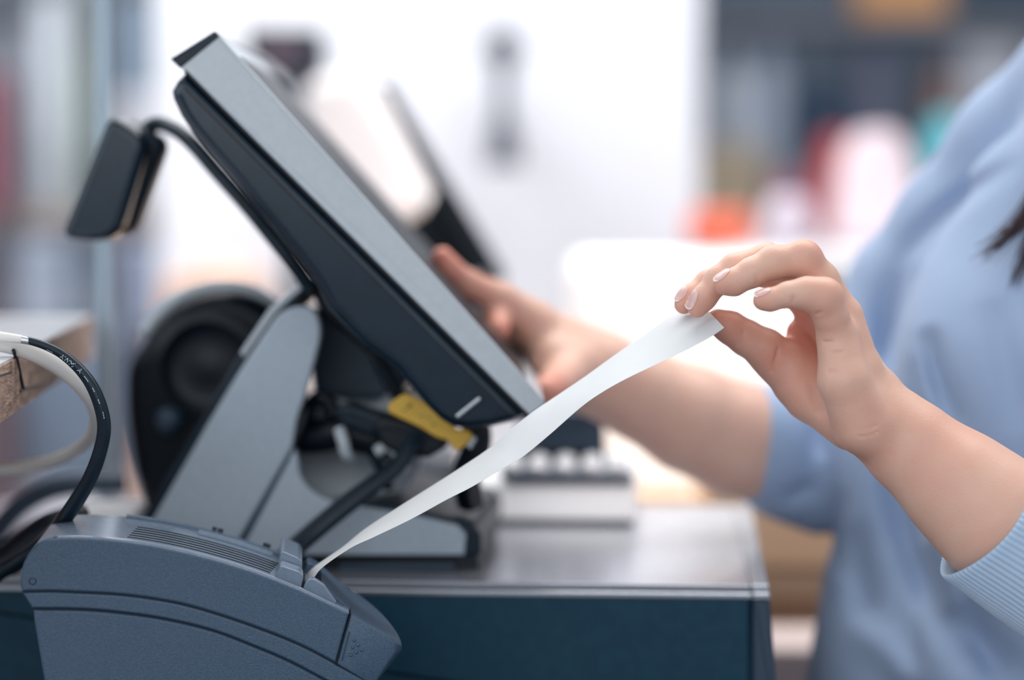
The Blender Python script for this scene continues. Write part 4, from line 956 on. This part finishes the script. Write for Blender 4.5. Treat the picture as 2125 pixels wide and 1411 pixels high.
for pts, sg, am in (
    ([(1885, 540), (1850, 640), (1838, 740), (1835, 860), (1870, 1050), (1930, 1230), (2010, 1400)], 26, .013),
    ([(1925, 680), (1950, 790), (1990, 900)], 16, .009),
    ([(1890, 740), (1900, 820), (1925, 900)], 14, .003),
    ([(1775, 1080), (1800, 1250), (1850, 1411)], 22, .006),
    ([(1990, 1250), (2060, 1370), (2140, 1420)], 34, .012),
    ([(1930, 1130), (2010, 1270), (2090, 1411)], 22, .008),
    ([(2060, 620), (2090, 760), (2120, 900)], 24, .005),
    ([(1900, 1050), (1950, 1180), (2040, 1330)], 16, -.006),
    ([(1790, 1270), (1830, 1340), (1900, 1450)], 24, -.008),
    ([(1745, 1010), (1730, 1100), (1735, 1200)], 16, .004),
    ([(1860, 560), (1915, 480), (2010, 400), (2125, 330)], 14, .006),
    ([(1690, 850), (1700, 960)], 12, .005), ([(1620, 1040), (1700, 1000)], 10, .004)):
    fs = fs+1.7*am*seg_w(pts, sg).astype(np.float32)
del G, dep, upc
VS, QS = biggest(*surface_nets(fs, g4)); VS = relax(VS, QS, 2, .5)
sw = mesh_obj('sweater', VS, QS, M_knit, per, angle=None, label='light blue knitted sweater')
# ribbed cuff of the near sleeve
ca = np.array(D(2053, 1081, 1.446)); cb = np.array(D(2185, 1155, 1.449)); ax_ = cb-ca; Ln = np.linalg.norm(ax_); ax_ /= Ln
ux = np.cross(ax_, (0, 1, 0)); ux /= np.linalg.norm(ux); uy = np.cross(ux, ax_)
V, Fc = [], []; NS = 720; prof = [(.030, -.0030, 0), (.010, -.0026, 0), (.0015, -.0022, 0), (-.0008, -.0012, .2), (-.0010, 0, .6), (.0006, .0007, 1)]
prof += [(k*Ln*1.35/40, .0008+.0085*(k/40)**1.2, 1) for k in range(2, 41)]
for (s, dr_, rb) in prof:
    for k in range(NS):
        a = 2*math.pi*k/NS
        base_r = .0400+.0022*math.cos(a-math.pi*1.0)
        shear = .0075*math.cos(a+.3)+.0012*math.sin(3*a)
        c_ = ca+ax_*(s+shear*max(0, 1-s/.04)); c_ = c_+ux*0
        rr_ = base_r+dr_+rb*.00065*(abs(math.cos(36*a))**.7*2-1)+.0008*math.sin(4*a+s*60)*min(1, s/.03)
        V.append(c_+(ux*math.cos(a)+uy*math.sin(a))*rr_)
for i in range(len(prof)-1):
    for k in range(NS): j = (k+1) % NS; Fc.append([i*NS+k, i*NS+j, (i+1)*NS+j, (i+1)*NS+k])
mesh_obj('cuff', V, Fc, M_cuff, sw, angle=None, label='paler ribbed cuff pushed up the forearm')
# hair
M_hair = mat('dark_brown_hair', '33262e', .4, col2='46323a', scale=200, stretch=(1, 1, .1))
g5 = Grid((.27, 1.56, 1.25), (.60, 1.90, 1.68), .006)
fhair = g5.ell(hc+Xn((.026, 0, .03)), (.098, .088, .098))
fhair = smin(fhair, g5.ell(hc+Xn((.07, 0, -.07)), (.055, .085, .15)), .03)
fhair = -smin(-fhair, g5.ell(hc+Xn((-.075, 0, -.04)), (.075, .066, .085)), .008)
VX, QX = surface_nets(fhair, g5)
parts = [(VX.tolist(), QX.tolist())]
def lock(pts, n, sp, r, tipsp):
    for k in range(n):
        o0 = Vector([random.gauss(0, sp) for _ in range(3)]); o1 = Vector([random.gauss(0, tipsp) for _ in range(3)]); Lk = random.uniform(.75, 1.06)
        c = cr_curve([tuple(Vector(p)+o0*(1-i/(len(pts)-1))+o1*(i/(len(pts)-1))**2) for i, p in enumerate(pts)], 5)
        c = c[:max(6, int(len(c)*min(Lk, 1)))]
        parts.append(tube_geo(c, [r, r, r*.7, r*.12], 5))
lock([(.44, 1.68, 1.50), (.43, 1.64, 1.40), D(2290, 130, 1.64), D(2200, 330, 1.63), D(2140, 435, 1.625), D(2090, 490, 1.62), D(2035, 535, 1.62)], 110, .008, .0008, .0035)
lock([(.45, 1.68, 1.48), (.44, 1.64, 1.38), D(2300, 220, 1.64), D(2210, 400, 1.63), D(2150, 480, 1.625), D(2120, 545, 1.62), D(2096, 598, 1.62)], 60, .008, .0007, .0028)
lock([(.46, 1.68, 1.48), (.46, 1.64, 1.36), D(2350, 220, 1.63), D(2290, 420, 1.62), D(2230, 620, 1.61), D(2200, 720, 1.61)], 90, .012, .0009, .006)
V, Fc = join_geo(parts); mesh_obj('hair', V, Fc, M_hair, per, angle=None, label='long dark brown hair falling over the chest')
M_eye = mat('eye_white', 'f2f0ee', .2)
for s in (-1, 1):
    V, Fc = lathe_geo(hc+Xn((-.080, s*.031, .003)), [(max(.0005, .010*math.sin(math.pi*k/8)), .010-.010*math.cos(math.pi*k/8)) for k in range(9)], seg=16); mesh_obj('eye', V, Fc, M_eye, per)
M_jean = mat('dark_jeans', '26344c', .85, col2='2c3c57', scale=90)
g6 = Grid((.22, 1.50, .02), (.62, 2.02, 1.0), .008)
fj = smin(g6.cone(Xn((.42, 1.68, .88)), Xn((.43, 1.66, .10)), .092, .055), g6.cone(Xn((.42, 1.84, .88)), Xn((.43, 1.86, .10)), .092, .055), .02)
VJ, QJ = surface_nets(fj, g6); mesh_obj('trousers', VJ, QJ, M_jean, per, angle=None)
for y in (1.66, 1.86):
    V, Fc = slab_geo(Frame(1062, 700, 1, 0), [(0, 0)]*3, 0, 1) if False else box_geo((.385, y, .04), (.24, .085, .08), 0, .03)
    mesh_obj('shoe', V, Fc, M_black, per)
